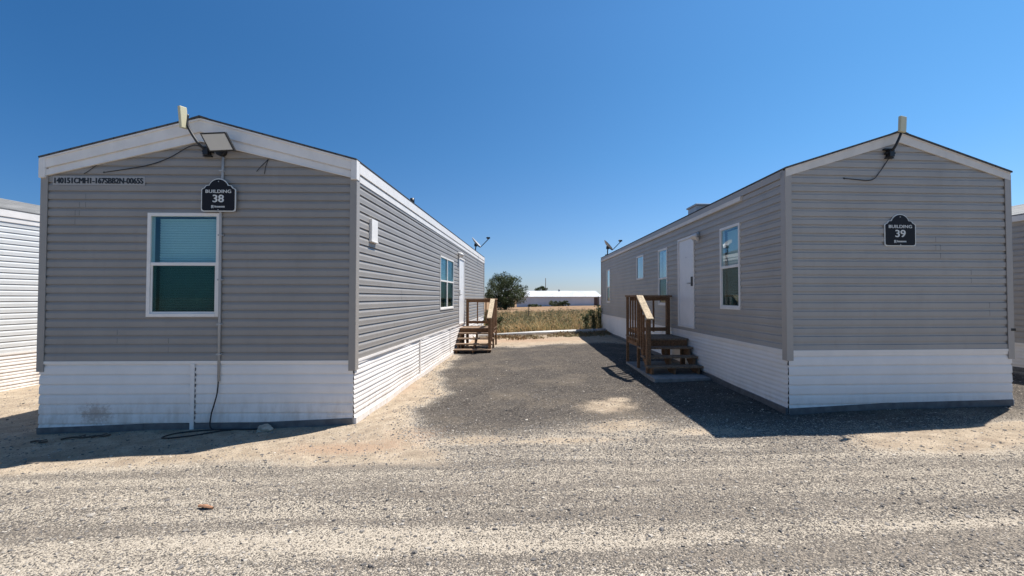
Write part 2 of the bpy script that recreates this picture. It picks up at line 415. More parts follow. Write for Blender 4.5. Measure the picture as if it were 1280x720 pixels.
# stones strayed from the drive onto the soil round its edge
di = rng.integers(0, drive.size, 400000); dv_ = drive.ravel()[di]
di = di[(dv_ > .06) & (dv_ < .75) & (Y.ravel()[di] < 16) & (np.abs(X.ravel()[di]) < 5)][:16000]
ex, ey = X.ravel()[di] + rng.uniform(-.05, .05, len(di)), Y.ravel()[di] + rng.uniform(-.05, .05, len(di))
gp = np.concatenate([gp, np.stack([ex, ey], -1)]); gs = np.concatenate([gs, np.clip(rng.lognormal(math.log(.0075), .35, len(di)), .004, .016)])
gp = np.concatenate([gp, np.stack([bx_, by_], -1)[ok_]]); gs = np.concatenate([gs, np.clip(rng.lognormal(math.log(.0115), .4, ok_.sum()), .007, .026)])
gm = mat_ramp_attr('gravel_stone', [(0.0, (0.08, 0.074, 0.07)), (0.4, (0.17, 0.155, 0.14)), (0.75, (0.27, 0.24, 0.205)), (1.0, (0.50, 0.44, 0.36))], 0.9)
tag(stones('gravel', gp, gs, gm), 'loose grey and tan gravel scattered over the road and the drive', 'gravel', kind='stuff')

# ------------------------------------------------------------------ house builder
class Wall:
    """frame on a house wall: s runs along, o stands out, z up (house-local)"""
    def __init__(self, o, along, out): self.o, self.a, self.n = Vector(o), Vector(along), Vector(out)
    def p(self, s, z, out=0.0): return self.o + self.a*s + self.n*out + Vector((0, 0, z))
    def box(self, mb, s0, s1, z0, z1, o0, o1, mat=0):
        return mb.hexa([self.p(s0,z0,o0), self.p(s1,z0,o0), self.p(s1,z0,o1), self.p(s0,z0,o1), self.p(s0,z1,o0), self.p(s1,z1,o0), self.p(s1,z1,o1), self.p(s0,z1,o1)], mat)

def lap_profile(zb, zt, c, prof):
    pts = []; z = zb
    while z < zt:
        for f, o in prof: pts.append((z + f*c, o))
        z += c
    return pts
LAP = ((0.0, 0.0), (0.0, 0.0175), (0.05, 0.0186), (0.14, 0.0170), (0.56, 0.0176), (0.63, 0.0158), (0.97, 0.0005))
DUTCHLAP = ((0.0, 0.0), (0.0, 0.0165), (0.06, 0.0172), (0.58, 0.0172), (0.66, 0.0040), (0.98, 0.0010))
SKIRTLAP = ((0.0, 0.001), (0.0, 0.0145), (0.05, 0.0160), (0.20, 0.0148), (0.43, 0.0060), (0.50, 0.0062), (0.52, 0.0125), (0.68, 0.0118), (0.96, 0.0012))
SKIRTFRONT = ((0.0, 0.0), (0.0, 0.0175), (0.05, 0.0190), (0.46, 0.0172), (0.50, 0.0160), (0.54, 0.0172), (0.70, 0.0150), (0.97, 0.0010))
def clip_poly(pts, a, b):
    out = []
    for (z1, o1), (z2, o2) in zip(pts, pts[1:]):
        if z2 < a - 1e-9 or z1 > b + 1e-9: continue
        if abs(z2-z1) < 1e-9:
            if a <= z1 <= b: out.append(((z1, o1), (z2, o2)))
            continue
        l = lambda z: o1 + (o2-o1)*(z-z1)/(z2-z1)
        za, zb = max(z1, a), min(z2, b)
        if zb > za: out.append(((za, l(za)), (zb, l(zb))))
    return out
def siding(mb, wall, s0, s1, zb, zt, holes=(), gable=None, c=0.1143, prof=LAP, wave=None):
    poly = lap_profile(zb, zt if not gable else gable[1], c, prof)
    cuts = sorted({s0, s1} | {x for h in holes for x in (h[0], h[1]) if s0 < x < s1})
    if wave:
        cuts = sorted(set(cuts) | set(np.arange(s0, s1, 0.12)))
    for a, b in zip(cuts, cuts[1:]):
        mid = (a+b)/2; iv = [(zb, zt)]
        for h in holes:
            if h[0] <= mid <= h[1]:
                iv2 = []
                for (p, q) in iv:
                    if h[2] > p: iv2.append((p, min(q, h[2])))
                    if h[3] < q: iv2.append((max(p, h[3]), q))
                iv = iv2
        for (p, q) in iv:
            if q - p < 1e-4: continue
            for (z1, o1), (z2, o2) in clip_poly(poly, p, q):
                if wave:
                    mb.face([wall.p(a, z1, o1+wave(a, z1)), wall.p(b, z1, o1+wave(b, z1)), wall.p(b, z2, o2+wave(b, z2)), wall.p(a, z2, o2+wave(a, z2))])
                else:
                    mb.face([wall.p(a, z1, o1), wall.p(b, z1, o1), wall.p(b, z2, o2), wall.p(a, z2, o2)])
    if gable:
        zr, ztop = gable       # zr(z) -> half width of the gable at height z
        for (z1, o1), (z2, o2) in clip_poly(poly, zt, ztop):
            h1, h2 = zr(z1), zr(z2)
            if h1 <= 0: continue
            h2 = max(h2, 0.001)
            mb.face([wall.p(-h1, z1, o1), wall.p(h1, z1, o1), wall.p(h2, z2, o2), wall.p(-h2, z2, o2)])

def window(root, wall, s0, s1, z0, z1, meet=None, split=None, fr=0.045, blind=True, grid=False, mat='white'):
    """frame > panes, blind; s0<s1 along the wall, meet = height of the meeting rail, split = s of a mullion"""
    mb = MB(); o0, o1 = -0.05, 0.030
    wall.box(mb, s0, s0+fr, z0, z1, o0, o1); wall.box(mb, s1-fr, s1, z0, z1, o0, o1)
    wall.box(mb, s0+fr, s1-fr, z1-fr, z1, o0, o1); wall.box(mb, s0+fr, s1-fr, z0, z0+fr, o0, o1+0.004)
    cols = [(s0+fr, s1-fr)]
    if split:
        wall.box(mb, split-0.03, split+0.03, z0+fr, z1-fr, o0, o1-0.003)
        cols = [(s0+fr, split-0.03), (split+0.03, s1-fr)]
    if meet:
        for a, b in cols:
            wall.box(mb, a, b, meet-0.022, meet+0.022, o0, o1-0.006)
            # inner sash of the lower light
            wall.box(mb, a, a+0.022, z0+fr, meet-0.022, o0, o1-0.016); wall.box(mb, b-0.022, b, z0+fr, meet-0.022, o0, o1-0.016)
            wall.box(mb, a+0.022, b-0.022, z0+fr, z0+fr+0.024, o0, o1-0.016)
    f = mb.build('window', M[mat], root, bevel=0.003)
    for a, b in cols:
        if meet:
            g = MB(); wall.box(g, a, b, meet+0.022, z1-fr, 0.004, 0.009); g.build('pane', M['glass'], f)
            g = MB(); wall.box(g, a+0.022, b-0.022, z0+fr+0.024, meet-0.022, -0.012, -0.007); g.build('pane', M['glass'], f)
            g = MB(); wall.box(g, a+0.022, b-0.022, z0+fr+0.024, meet-0.022, 0.004, 0.0055); g.build('insect_screen', M['glass_screen'], f)
        else:
            g = MB(); wall.box(g, a, b, z0+fr, z1-fr, 0.004, 0.009); g.build('pane', M['glass'], f)
    if blind:
        g = MB(); z = z1 - fr - 0.02; k = 0
        a, b = s0+fr+0.03, s1-fr-0.012
        while z > z0 + fr + 0.02:
            g.face([wall.p(a, z, -0.085), wall.p(b, z, -0.085), wall.p(b, z-0.030, -0.101), wall.p(a, z-0.030, -0.101)])
            z -= 0.034
        g.build('blind', M['blind'], f)
    g = MB(); wall.box(g, s0+.01, s1-.01, z0+.01, z1-.01, -0.36, -0.35)
    g.build('interior', M['dark_in'], f)
    return f

def text_mesh(s, size, wx=1.0, bold=0.0, spacing=1.0):
    cu = bpy.data.curves.new('lettering', 'FONT'); cu.body = s; cu.size = size; cu.align_x = 'CENTER'; cu.align_y = 'CENTER'
    cu.extrude = 0.0012; cu.offset = 0.0; cu.space_character = spacing; cu.resolution_u = 6
    o = bpy.data.objects.new('lettering_source', cu); COL.objects.link(o)
    dg = bpy.context.evaluated_depsgraph_get(); dg.update()
    me = bpy.data.meshes.new_from_object(o.evaluated_get(dg))
    bpy.data.objects.remove(o)
    xs = [v.co.x for v in me.vertices]; c = (min(xs)+max(xs))/2
    ys = [v.co.y for v in me.vertices]; cy = (min(ys)+max(ys))/2
    for v in me.vertices: v.co.x = (v.co.x - c)*wx; v.co.y -= cy
    return me
def put_text(name, s, wall, s_, z, out, height, width, mat, parent, bold=0.0, spacing=1.0):
    me = text_mesh(s, height, 1.0, bold, spacing)
    xs = [v.co.x for v in me.vertices]; w = max(xs)-min(xs)
    ys = [v.co.y for v in me.vertices]; hh = max(ys)-min(ys)
    if bold:
        import bmesh
        bm = bmesh.new()
        for k_, (ox, oy) in enumerate(((0, 0), (-bold, .0), (bold, .0), (-bold*.6, bold*.5), (bold*.6, -bold*.5))):
            m2_ = me.copy()
            for v in m2_.vertices: v.co.x += ox*w/width; v.co.y += oy*hh/height; v.co.z += .00025*k_
            bm.from_mesh(m2_)
        me = bpy.data.meshes.new('lettering'); bm.to_mesh(me); bm.free()
    for v in me.vertices:
        q = wall.p(s_ + v.co.x*width/w, z + v.co.y*height/hh, out + v.co.z)
        v.co = q
    me.materials.clear(); me.materials.append(mat)
    o = bpy.data.objects.new(name, me); COL.objects.link(o); o.parent = parent
    return o

def make_house(name, label, cfg, z_sk, z_eave, z_ridge, sid, trim, white, skirt, rake, eave_over, frieze, holes, shingle='shingle', track=True, prof=LAP):
    w, L, th = cfg['w'], cfg['L'], cfg['th']; W2 = w/2
    zc = G(*to_world(cfg, 0, 0))
    root = empty(name, (cfg['c'][0], cfg['c'][1], 0), th)
    tag(root, label, 'mobile home', 'grey single wide mobile homes in a row')
    fw = Wall((0,0,0), (1,0,0), (0,-1,0)); rw = Wall((W2,0,0), (0,1,0), (1,0,0)); lw = Wall((-W2,0,0), (0,1,0), (-1,0,0)); bw = Wall((0,L,0), (1,0,0), (0,1,0))
    eo = eave_over
    slope = (z_ridge - z_eave)/(W2 + eo)
    rb = lambda u: z_ridge - slope*abs(u)        # underside of the roof deck
    zt = rb(W2) - 0.03
    gab = (lambda z: max(0.0, (z_ridge - 0.03 - z)/slope), z_ridge - 0.04)
    gh = {'F': [], 'R': [], 'L': []}
    for k, *r in holes: gh[k].append(r)
    # walls
    def seams(mb, wl, smin, smax, hs):      # slits where two lengths of siding overlap
        for k in range(int((smax-smin)*1.7)):
            s = random.uniform(smin, smax); z0 = z_sk + random.randrange(0, 19)*0.1143
            if any(h[0]-.1 < s < h[1]+.1 and h[2]-.3 < z0 < h[3]+.1 for h in hs): continue
            for q in (0, 0.1143): wl.box(mb, s, s+0.0035, z0+q+0.003, z0+q+0.074, 0.004, 0.0184, 1)
    sm = [M[sid], M['track']]
    mb = MB(); siding(mb, fw, -W2, W2, z_sk, zt, gh['F'], gab, prof=prof); seams(mb, fw, -W2+.2, W2-.2, gh['F']); mb.build('front_wall', sm, root)
    mb = MB(); siding(mb, rw, 0, L, z_sk, zt, gh['R'], prof=prof); seams(mb, rw, .3, L-.3, gh['R']); mb.build('side_wall', sm, root)
    mb = MB(); siding(mb, lw, 0, L, z_sk, zt, gh['L'], prof=prof); seams(mb, lw, .3, L-.3, gh['L']); mb.build('side_wall', sm, root)
    mb = MB(); siding(mb, bw, -W2, W2, z_sk, zt, [], gab, prof=prof); mb.build('rear_wall', M[sid], root)
    # skirting with ground track
    for wl, s0, s1, nm, wv in ((fw, -W2, W2, 'F', False), (rw, 0, L, 'R', True), (lw, 0, L, 'L', True), (bw, -W2, W2, 'B', False)):
        def gl(s): return G(*to_world(cfg, *(wl.p(s, 0)[:2])))
        lo = min(gl(s0), gl(s1)) - 0.12
        wave = None
        if wv:
            ph = random.random()*6
            wave = lambda s, z, ph=ph: 0.010*math.sin(2.1*s+ph)*math.sin(5.0*z+1.3*s+ph) + 0.005*math.sin(5.3*s+2*z+ph)
        mb = MB(); siding(mb, wl, s0, s1, lo, z_sk-0.004, [], None, 0.130, SKIRTLAP if wv else SKIRTFRONT, wave)
        wl.box(mb, s0, s1, z_sk-0.035, z_sk-0.001, -0.01, 0.027)
        sk = mb.build('skirting', M[skirt], root)
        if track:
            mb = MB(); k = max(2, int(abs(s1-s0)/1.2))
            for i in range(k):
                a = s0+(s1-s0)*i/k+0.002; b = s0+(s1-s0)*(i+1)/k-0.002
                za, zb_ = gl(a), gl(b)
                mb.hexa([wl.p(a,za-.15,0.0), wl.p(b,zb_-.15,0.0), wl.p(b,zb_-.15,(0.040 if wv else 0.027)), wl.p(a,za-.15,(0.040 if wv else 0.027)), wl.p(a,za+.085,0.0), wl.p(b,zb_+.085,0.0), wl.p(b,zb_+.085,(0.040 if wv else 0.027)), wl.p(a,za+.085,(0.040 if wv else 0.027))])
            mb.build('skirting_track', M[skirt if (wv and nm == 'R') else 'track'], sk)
    # corner posts
    for sx in (-1, 1):
        for vy, wl in ((0, fw), (L, bw)):
            mb = MB(); d = -1 if vy == 0 else 1
            zb = z_sk - 0.14
            x0, x1 = sorted((sx*(W2-0.062), sx*(W2+0.030)))
            y0, y1 = sorted((vy - d*0.085, vy + d*0.030))
            # L-shaped post: two flanges
            mb.box((x0, min(vy+d*0.02, vy+d*0.030), zb), (x1, max(vy+d*0.018, vy+d*0.030), zt))
            xs0, xs1 = sorted((sx*(W2+0.004), sx*(W2+0.030)))
            yy0, yy1 = sorted((vy-d*0.085, vy+d*0.0175))
            mb.box((xs0, yy0, zb), (xs1, yy1, zt))
            mb.build('corner_trim', M[trim], root, bevel=0.003)
    # roof: two slabs of shingles
    mb = MB(); th_ = 0.020; ov = 0.018 + rake[2]
    for s in (-1, 1):
        e = s*(W2+eo+0.004)
        ze = z_ridge - slope*(W2+eo+0.004)
        a = [(0,-ov,z_ridge), (e,-ov,ze), (e,L+ov,ze), (0,L+ov,z_ridge)]
        if s < 0: a = a[::-1]
        mb.prism([(p[0], p[1], p[2]+0.004) for p in a], (0,0,th_))
    mb.prism([(-.12,-ov-.004,z_ridge-.12*slope+th_+.006),(.12,-ov-.004,z_ridge-.12*slope+th_+.006),(0,-ov-.004,z_ridge+th_+.012)], (0, L+2*ov+.008, 0))
    roof = mb.build('roof', M[shingle], root)
    # rakes, front and back
    hp, he, ro, steps = rake
    for d, y0 in ((-1, 0.0), (1, L)):
        for s in (-1, 1):
            mb = MB(); ue = s*(W2+eo-0.01)
            def board(t0, t1, out):
                zp, zq = rb(0), rb(ue)
                pl = [(0, y0, zp-0.001-hp*t0), (ue, y0, zq-0.001-he*t0), (ue, y0, zq-he*t1), (0, y0, zp-hp*t1)]
                if s > 0: pl = pl[::-1]
                mb.prism([(p[0], y0+d*0.012, p[2]) for p in pl], (0, d*(out-0.012), 0))
            if steps:
                board(0, 0.09, ro+0.012); board(0.09, 0.58, ro); board(0.58, 0.66, ro-0.024); board(0.66, 0.95, ro-0.012); board(0.95, 1.0, ro-0.003)
            else:
                board(0, 0.12, ro+0.008); board(0.12, 1.0, ro)
            mb.build('rake_board', M[white], root)
    # eaves
    for s in (-1, 1):
        mb = MB(); zq = rb(W2+eo)
        x0, x1 = sorted((s*(W2-0.02), s*(W2+eo)))
        hE = frieze[0]
        mb.box((x0, 0.02, zq-hE), (x1, L-0.02, zq-0.002))
        mb.build('eave_fascia', M[trim if white == 'cream' else white], root)  # cream-trimmed home: shade of the roof overhang put into a greyer fascia colour
        if frieze[1]:
            mb = MB(); a = frieze[2]
            x0, x1 = sorted((s*(W2+0.004), s*(W2+frieze[3])))
            mb.box((x0, a, zq-hE-frieze[1]), (x1, L-.03, zq-hE-frieze[4]))
            mb.build('frieze_strip', M[white], root)
        if steps:
            for d, y0 in ((-1, 0.0), (1, L)):
                mb = MB(); xa, xb = sorted((s*(W2-0.045), s*(W2+eo+0.008)))
                ya, yb = sorted((y0 - d*0.05, y0+d*(ro+0.010)))
                mb.box((xa, ya, zq-he-0.012), (xb, yb, zq+0.004))
                mb.build('eave_end_cap', M[white], root, bevel=0.006)
    return root, dict(F=fw, R=rw, L=lw, B=bw), rb

def door(root, wall, s0, s1, z0, z1, hinge=1, flap=False):
    mb = MB(); f = 0.05
    wall.box(mb, s0, s0+f, z0, z1, -.03, .032); wall.box(mb, s1-f, s1, z0, z1, -.03, .032); wall.box(mb, s0+f, s1-f, z1-f, z1, -.03, .032)
    wall.box(mb, s0+f, s1-f, z0, z0+.03, -.03, .036)
    d = MB(); wall.box(d, s0+f+.004, s1-f-.004, z0+.033, z1-f-.004, -.025, .012)
    do = d.build('door', M['door'], root, bevel=0.003)
    mb.build('door_frame', M['white'], do)
    s = s0+f+.085 if hinge > 0 else s1-f-.085
    zc = z0 + 0.98
    h = MB(); wall.box(h, s-.035, s+.035, zc-.09, zc+.11, .012, .034)
    h.build('lock_plate', M['black'], do, bevel=.005)
    h = MB(); h.tube([wall.p(s, zc-.03, .03), wall.p(s, zc-.03, .075), wall.p(s+.11*hinge, zc-.03, .078)], .012, 8)
    h.build('door_handle', M['metal'], do)
    p = MB(); sc_ = (s0+s1)/2
    p.tube([wall.p(sc_, z0+1.52, .012), wall.p(sc_, z0+1.52, .018)], .012, 10)
    p.build('peephole', M['metal'], do)
    return do

# ---- building 38 (left)
W2L = HL['w']/2
holesL = [('F', -0.675, 0.258, 1.475, 2.85), ('R', 5.33, 7.13, 1.415, 2.79), ('R', 8.08, 9.11, 0.871, 2.995)]
h38, w38, rb38 = make_house('mobile_home', 'taupe mobile home behind the gravel road, left one of the two facing fronts', HL, 0.872, 3.585, 4.145, 'siding_dark', 'trim_grey', 'white', 'skirt38',
    (0.315, 0.250, 0.045, True), 0.03, (0.150, 0.115, 0.03, 0.026, 0.035), holesL)
window(h38, w38['F'], -0.687, 0.270, 1.462, 2.862, 2.172)
window(h38, w38['R'], 5.31, 7.15, 1.40, 2.805, 2.16, 6.23)
door(h38, w38['R'], 8.065, 9.125, 0.873, 3.01, 1)
# skirt joint batten, conduit
mb = MB(); w38['F'].box(mb, -0.083, -0.030, -0.05, 0.83, 0.026, 0.034); 
for k in range(11): w38['F'].box(mb, -0.029, -0.020, 0.02+k*.072, 0.06+k*.072, 0.012, 0.0262, 1)
mb.build('skirting_batten', [M['skirt38'], M['track']], h38)
mb = MB(); f = w38['F']
mb.tube([f.p(0.305, 3.62, .035), f.p(0.298, 3.30, .034), f.p(0.285, 2.88, .035), f.p(0.290, 1.70, .036), f.p(0.292, 0.60, .036)], 0.016, 10)
for z in (3.42, 2.55, 1.95, 1.35, 0.95): f.box(mb, 0.262, 0.320, z, z+.022, 0.014, .054)
mb.build('conduit', M['conduit'], h38)
mb = MB(); w38['R'].box(mb, 0.48, 0.73, 2.56, 2.885, .008, .055); w38['R'].box(mb, 0.47, 0.74, 2.54, 2.565, .008, .062)
mb.build('vent_cover', M['white'], h38, bevel=.006)
mb = MB(); w38['R'].box(mb, 3.36, 3.42, -0.05, 0.83, 0.028, 0.036); mb.build('skirting_batten', M['skirt'], h38)
mb = MB(); w38['R'].box(mb, 6.68, 6.73, -0.05, 0.83, 0.028, 0.036); mb.build('skirting_batten', M['skirt'], h38)
mb = MB(); w38['F'].box(mb, -1.945, -0.735, 3.232, 3.352, .0190, .0206); st = mb.build('serial_strip', M['strip'], h38)
put_text('serial_number', '140151CMH1-167SBB2N-0065S', w38['F'], -1.34, 3.292, 0.0222, 0.074, 1.16, M['black'], h38, 0.0048)
mb = MB(); mb.tube([(1.35, 2.6, rb38(1.35)+.02), (1.35, 2.6, rb38(1.35)+.33)], .05, 10); mb.build('roof_vent', M['black'], h38); mb = MB(); mb.tube([(1.98, 3.1, rb38(1.98)+.02), (1.98, 3.1, rb38(1.98)+.15)], .045, 10); mb.build('roof_vent', M['black'], h38)
# loose wires poking out under the rake
for pts in (((-1.38, 3.50, .02), (-1.47, 3.42, .03), (-1.54, 3.385, .02)), ((0.90, 3.60, .02), (0.87, 3.50, .03), (0.85, 3.40, .022)), ((0.90, 3.60, .02), (0.80, 3.49, .03), (0.745, 3.43, .022))):
    mb = MB(); mb.tube(catmull([f.p(*p) for p in pts], 5), .004, 5); mb.build('loose_wire', M['black'], h38)

# ---- building 39 (right)
holesR = [('L', 1.275, 1.978, 1.528, 2.95), ('L', 4.915, 5.605, 1.535, 2.95), ('L', 7.01, 7.77, 2.275, 2.975), ('L', 11.9, 12.56, 1.525, 2.86), ('L', 3.215, 4.135, 1.085, 3.02)]
h39, w39, rb39 = make_house('mobile_home', 'narrow grey mobile home with a shaded side door, right one of the two facing fronts', HR, 1.005, 3.475, 4.010, 'siding_cool', 'trim_cool', 'cream', 'skirt',
    (0.135, 0.108, 0.032, False), 0.030, (0.10, 0.075, 1.18, 0.05, 0.002), holesR, prof=DUTCHLAP)
lw = w39['L']
window(h39, lw, 1.262, 1.992, 1.516, 2.962, 2.254)
window(h39, lw, 4.903, 5.615, 1.524, 2.958, 2.205)
window(h39, lw, 6.995, 7.785, 2.264, 2.985, None, blind=False)
window(h39, lw, 11.89, 12.575, 1.512, 2.868, 2.149)
door(h39, lw, 3.200, 4.150, 1.072, 3.035, 1)
mb = MB(); lw.box(mb, 9.0, 9.05, 0.1, 0.96, .028, .036); mb.build('skirting_batten', M['skirt'], h39); mb = MB(); lw.box(mb, 5.3, 5.35, 0.1, 0.96, .028, .036); mb.build('skirting_batten', M['skirt'], h39)
mb = MB(); zz = rb39(1.25); mb.box((-1.42, 3.6, zz-.1), (-0.92, 4.1, zz+.12)); mb.box((-1.45, 3.57, zz+.12), (-0.89, 4.13, zz+.16)); mb.build('roof_vent', M['dish'], h39, bevel=.01)
mb = MB(); w39['F'].box(mb, 1.60, 1.668, 1.255, 1.29, .0, .034); w39['R'].box(mb, -0.034, 0.1, 1.255, 1.29, .0, .034); mb.build('trim_clip', M['black'], h39)

# ---- neighbours, cut by the picture's edges
HN = dict(c=(-12.72, 5.6), th=math.radians(1.43), w=4.13, L=15.0)
h37, w37, _ = make_house('mobile_home', 'mobile home with full sun put into its pale siding colour, cut off at the left edge', HN, 0.62, 3.46, 4.02, 'siding_sunlit', 'trim_cool', 'white', 'skirt',
    (0.36, 0.28, 0.11, True), 0.04, (0.14, 0.10, 0.03, 0.03, 0.03), [], 'shingle_mid', False)
HM = dict(c=(11.45, 5.3), th=math.radians(3.6), w=4.13, L=15.0)
h40, w40, _ = make_house('mobile_home', 'pale roofed grey mobile home showing as a sliver at the right edge', HM, 0.84, 3.31, 3.88, 'siding_cool', 'trim_cool', 'white', 'skirt',
    (0.155, 0.125, 0.06, False), 0.085, (0.11, 0.0, 0, 0, 0), [], 'shingle_pale')

# ------------------------------------------------------------------ things on the houses
def frame_child(root_obj, name, loc, label, cat, group=None):
    """Empty standing at a house-local point, aligned with that house"""
    m = Matrix.Translation(root_obj.location) @ Matrix.Rotation(root_obj.rotation_euler.z, 4, 'Z')
    o = empty(name, m @ Vector(loc), root_obj.rotation_euler.z)
    return tag(o, label, cat, group)

def building_sign(house, u, zc, number, label):
    r = frame_child(house, 'building_sign', (u, -(0.056 if number == '38' else 0.018), zc), label, 'sign', 'black building number signs')
    wl = Wall((0,0,0), (1,0,0), (0,-1,0))
    def outline(k):
        hw, b, t1, t2 = 0.228, -0.22, 0.085, 0.135
        pts = [(-hw+.03, b), (hw-.03, b), (hw-.008, b+.008), (hw, b+.03), (hw, t1-.01), (hw-.012, t1+.004), (hw-.032, t1+.012), (hw-.048, t1+.03), (hw-.058, t2-.004), (hw-.09, t2)]
        for i in range(11):
            a = math.radians(18 + (180-36)*i/10)
            pts.append((0.137*math.cos(a), t2-0.045+0.137*math.sin(a)))
        right = [p for p in pts if p[0] >= 0 and p[1] > b+.001]
        pts += [(-p[0], p[1]) for p in reversed(pts[2:10])]
        return [(x*k, (y+.0)*k) for x, y in pts]
    def prism(k, o0, o1):
        m = MB(); m.prism([wl.p(x, z, o0) for x, z in outline(k)], Vector((0, -(o1-o0), 0))); return m
    prism(1.0, 0.0, 0.010).build('border', M['letter'], r)
    prism(0.945, 0.0, 0.0125).build('plate', M['sign_black'], r)
    put_text('lettering', 'BUILDING', wl, 0, 0.052, 0.0135, 0.043, 0.335, M['letter'], r, 0.0016, 1.05)
    put_text('number', number, wl, 0, -0.045, 0.0135, 0.098, 0.142, M['letter'], r, 0.004)
    # small emblem and its line of fine print
    m = MB()
    for a, b, c_, d in ((-.092,-.084,-.176,-.136), (-.080,-.073,-.170,-.140), (-.069,-.062,-.176,-.136), (-.084,-.069,-.142,-.136), (-.090,-.066,-.160,-.155)):
        wl.box(m, a, b, c_, d, 0.010, 0.0140)
    m.build('emblem', M['letter'], r)
    m = MB(); x = -.048
    for i in range(9):
        ww = (.011, .009, .012, .010, .012, .009, .011, .012, .010)[i]
        wl.box(m, x, x+ww, -.166, -.146 if i else -.140, 0.010, 0.0138); x += ww+.0045
    m.build('fine_print', M['letter'], r)
    for z in (0.185, -0.197):
        m = MB(); m.tube([wl.p(0, z, .011), wl.p(0, z, .016)], .007, 8); m.build('screw', M['metal'], r)
    return r
building_sign(h38, 0.273, 3.095, '38', 'black arched sign reading BUILDING 38 above the big front window')
building_sign(h39, -0.008, 2.650, '39', 'black arched sign reading BUILDING 39 on the narrow grey front')

# flood light on 38
r = frame_child(h38, 'flood_light', (0.288, -0.03, 3.69), 'black square flood light with a pale lens under the left gable peak', 'light')
C0 = Vector((0.362-0.288, -0.20, 3.758-3.69))
ax = Vector((0.330, 0.0, 0.017)); up = Vector((-0.062, -0.10, 0.215))
nrm = ax.cross(up).normalized()
if nrm.y > 0: nrm = -nrm
def slab(c, sx, sy, o0, o1):
    a, b = ax*(sx/2), up*(sy/2); m = MB()
    m.hexa([c-a-b+nrm*o0, c+a-b+nrm*o0, c+a-b+nrm*o1, c-a-b+nrm*o1, c-a+b+nrm*o0, c+a+b+nrm*o0, c+a+b+nrm*o1, c-a+b+nrm*o1]); return m
slab(C0, 1.0, 1.0, -0.035, 0.0).build('housing', M['black'], r, bevel=.006)
slab(C0, 0.88, 0.84, 0.0, 0.003).build('lens', M['lens'], r)
m = MB(); m.tube([(0, 0.015, 0), (0, -0.05, 0)], .062, 18); m.build('junction_box', M['black'], r)
m = MB(); m.tube([(0, -.04, .01), (.03, -.10, .03), C0 - nrm*0.03], .016, 8); m.build('bracket', M['black'], r)

# wifi antennas on the gable peaks
def antenna(house, u, z, tilt, yaw, pz0, pu, pw, ph, label):
    r = frame_child(house, 'antenna', (u, -0.02, z), label, 'antenna', 'white panel antennas on the gable peaks')
    m = MB(); m.box((-.055, -.05, -.012), (.075, .006, .012)); m.box((-.028, -.075, -.055), (.04, .006, .055)); m.box((-.075, -.04, .045), (.06, .006, .068))
    m.box((-.05, -.04, -.07), (.06, .006, -.052))
    m.build('mount', M['black'], r, bevel=.004)
    top = Vector((pu-u, -0.17, pz0-z+0.10))
    m = MB(); m.tube(catmull([(0, -.05, .02), (-.25*(u-pu), -.12, .08), tuple(top+Vector((.030, .02, -.05))), tuple(top+Vector((.022, .03, .10)))], 5), .017, 8); m.build('arm', M['black'], r)
    m = MB(); c = Vector((pu-u, -0.19, pz0-z+ph/2)); R = Matrix.Rotation(yaw, 3, 'Z') @ Matrix.Rotation(tilt, 3, 'Y')
    P = []
    for zz_ in (-ph/2, ph/2):
        for x_, y_ in ((-pw/2, -.02), (pw/2, -.02), (pw/2, .02), (-pw/2, .02)): P.append(c + R @ Vector((x_, y_, zz_)))
    m.hexa(P); m.build('panel', M['antenna'], r, bevel=.008)
    return r
antenna(h38, 0.098, 3.69, math.radians(-6), math.radians(80), 3.945, -0.10, 0.10, 0.28, 'cream panel antenna turned edge on at the left gable, next to the flood light')
antenna(h39, -0.165, 3.71, math.radians(4), math.radians(12), 3.945, -0.115, 0.108, 0.215, 'cream panel antenna standing over the right gable peak')
def cable(house, pts, label, name='antenna_cable', r=.006):
    m_ = Matrix.Translation(house.location) @ Matrix.Rotation(house.rotation_euler.z, 4, 'Z')
    P = [m_ @ Vector(p) for p in pts]
    base = P[-1]
    m = MB(); m.tube([p-base for p in catmull(P, 8)], r, 6)
    d = m.v[-1]
    m.tube([Vector((0,0,0)), Vector((0, .02, 0))], .014, 8)
    o = m.build(name, M['black'], None, loc=base); return tag(o, label, 'cable')
cable(h38, [(0.09,-.05,3.66), (0.0,-.05,3.76), (-.14,-.04,3.76), (-.42,-.035,3.60), (-.73,-.03,3.495), (-1.28,-.018,3.405)], 'thin black wire sagging across the left gable from its antenna')
cable(h39, [(-.165,-.05,3.66), (-.19,-.03,3.60), (-.29,-.03,3.46), (-.37,-.03,3.365), (-.46,-.03,3.335), (-.62,-.025,3.345), (-.80,-.018,3.36)], 'thin black wire hooking down the right gable from its antenna')
# power cable from the conduit to the ground, with a loop on the soil
def gpt(u, v, h=HL, dz=.012):
    x, y = to_world(h, u, v); return (x, y, G(x, y)+dz)
def hpt(u, v, z, h=HL):
    x, y = to_world(h, u, v); return (x, y, z)
P = [hpt(.292,-.04,.62), hpt(.285,-.05,.45), hpt(.255,-.06,.30), hpt(.215,-.06,.14), gpt(.235,-.07), gpt(.50,-.10), gpt(.42,-.15), gpt(.17,-.36), gpt(-.10,-.42), gpt(-.16,-.33), gpt(-.06,-.20), gpt(.30,-.11), gpt(.75,-.07), gpt(.95,-.05)]
m = MB(); b = Vector(P[4]); m.tube([p-b for p in catmull(P, 10)], .0085, 6); o = m.build('power_cable', M['black'], None, loc=b)
tag(o, 'black power cable dropping from the grey conduit into a loop on the soil', 'cable')

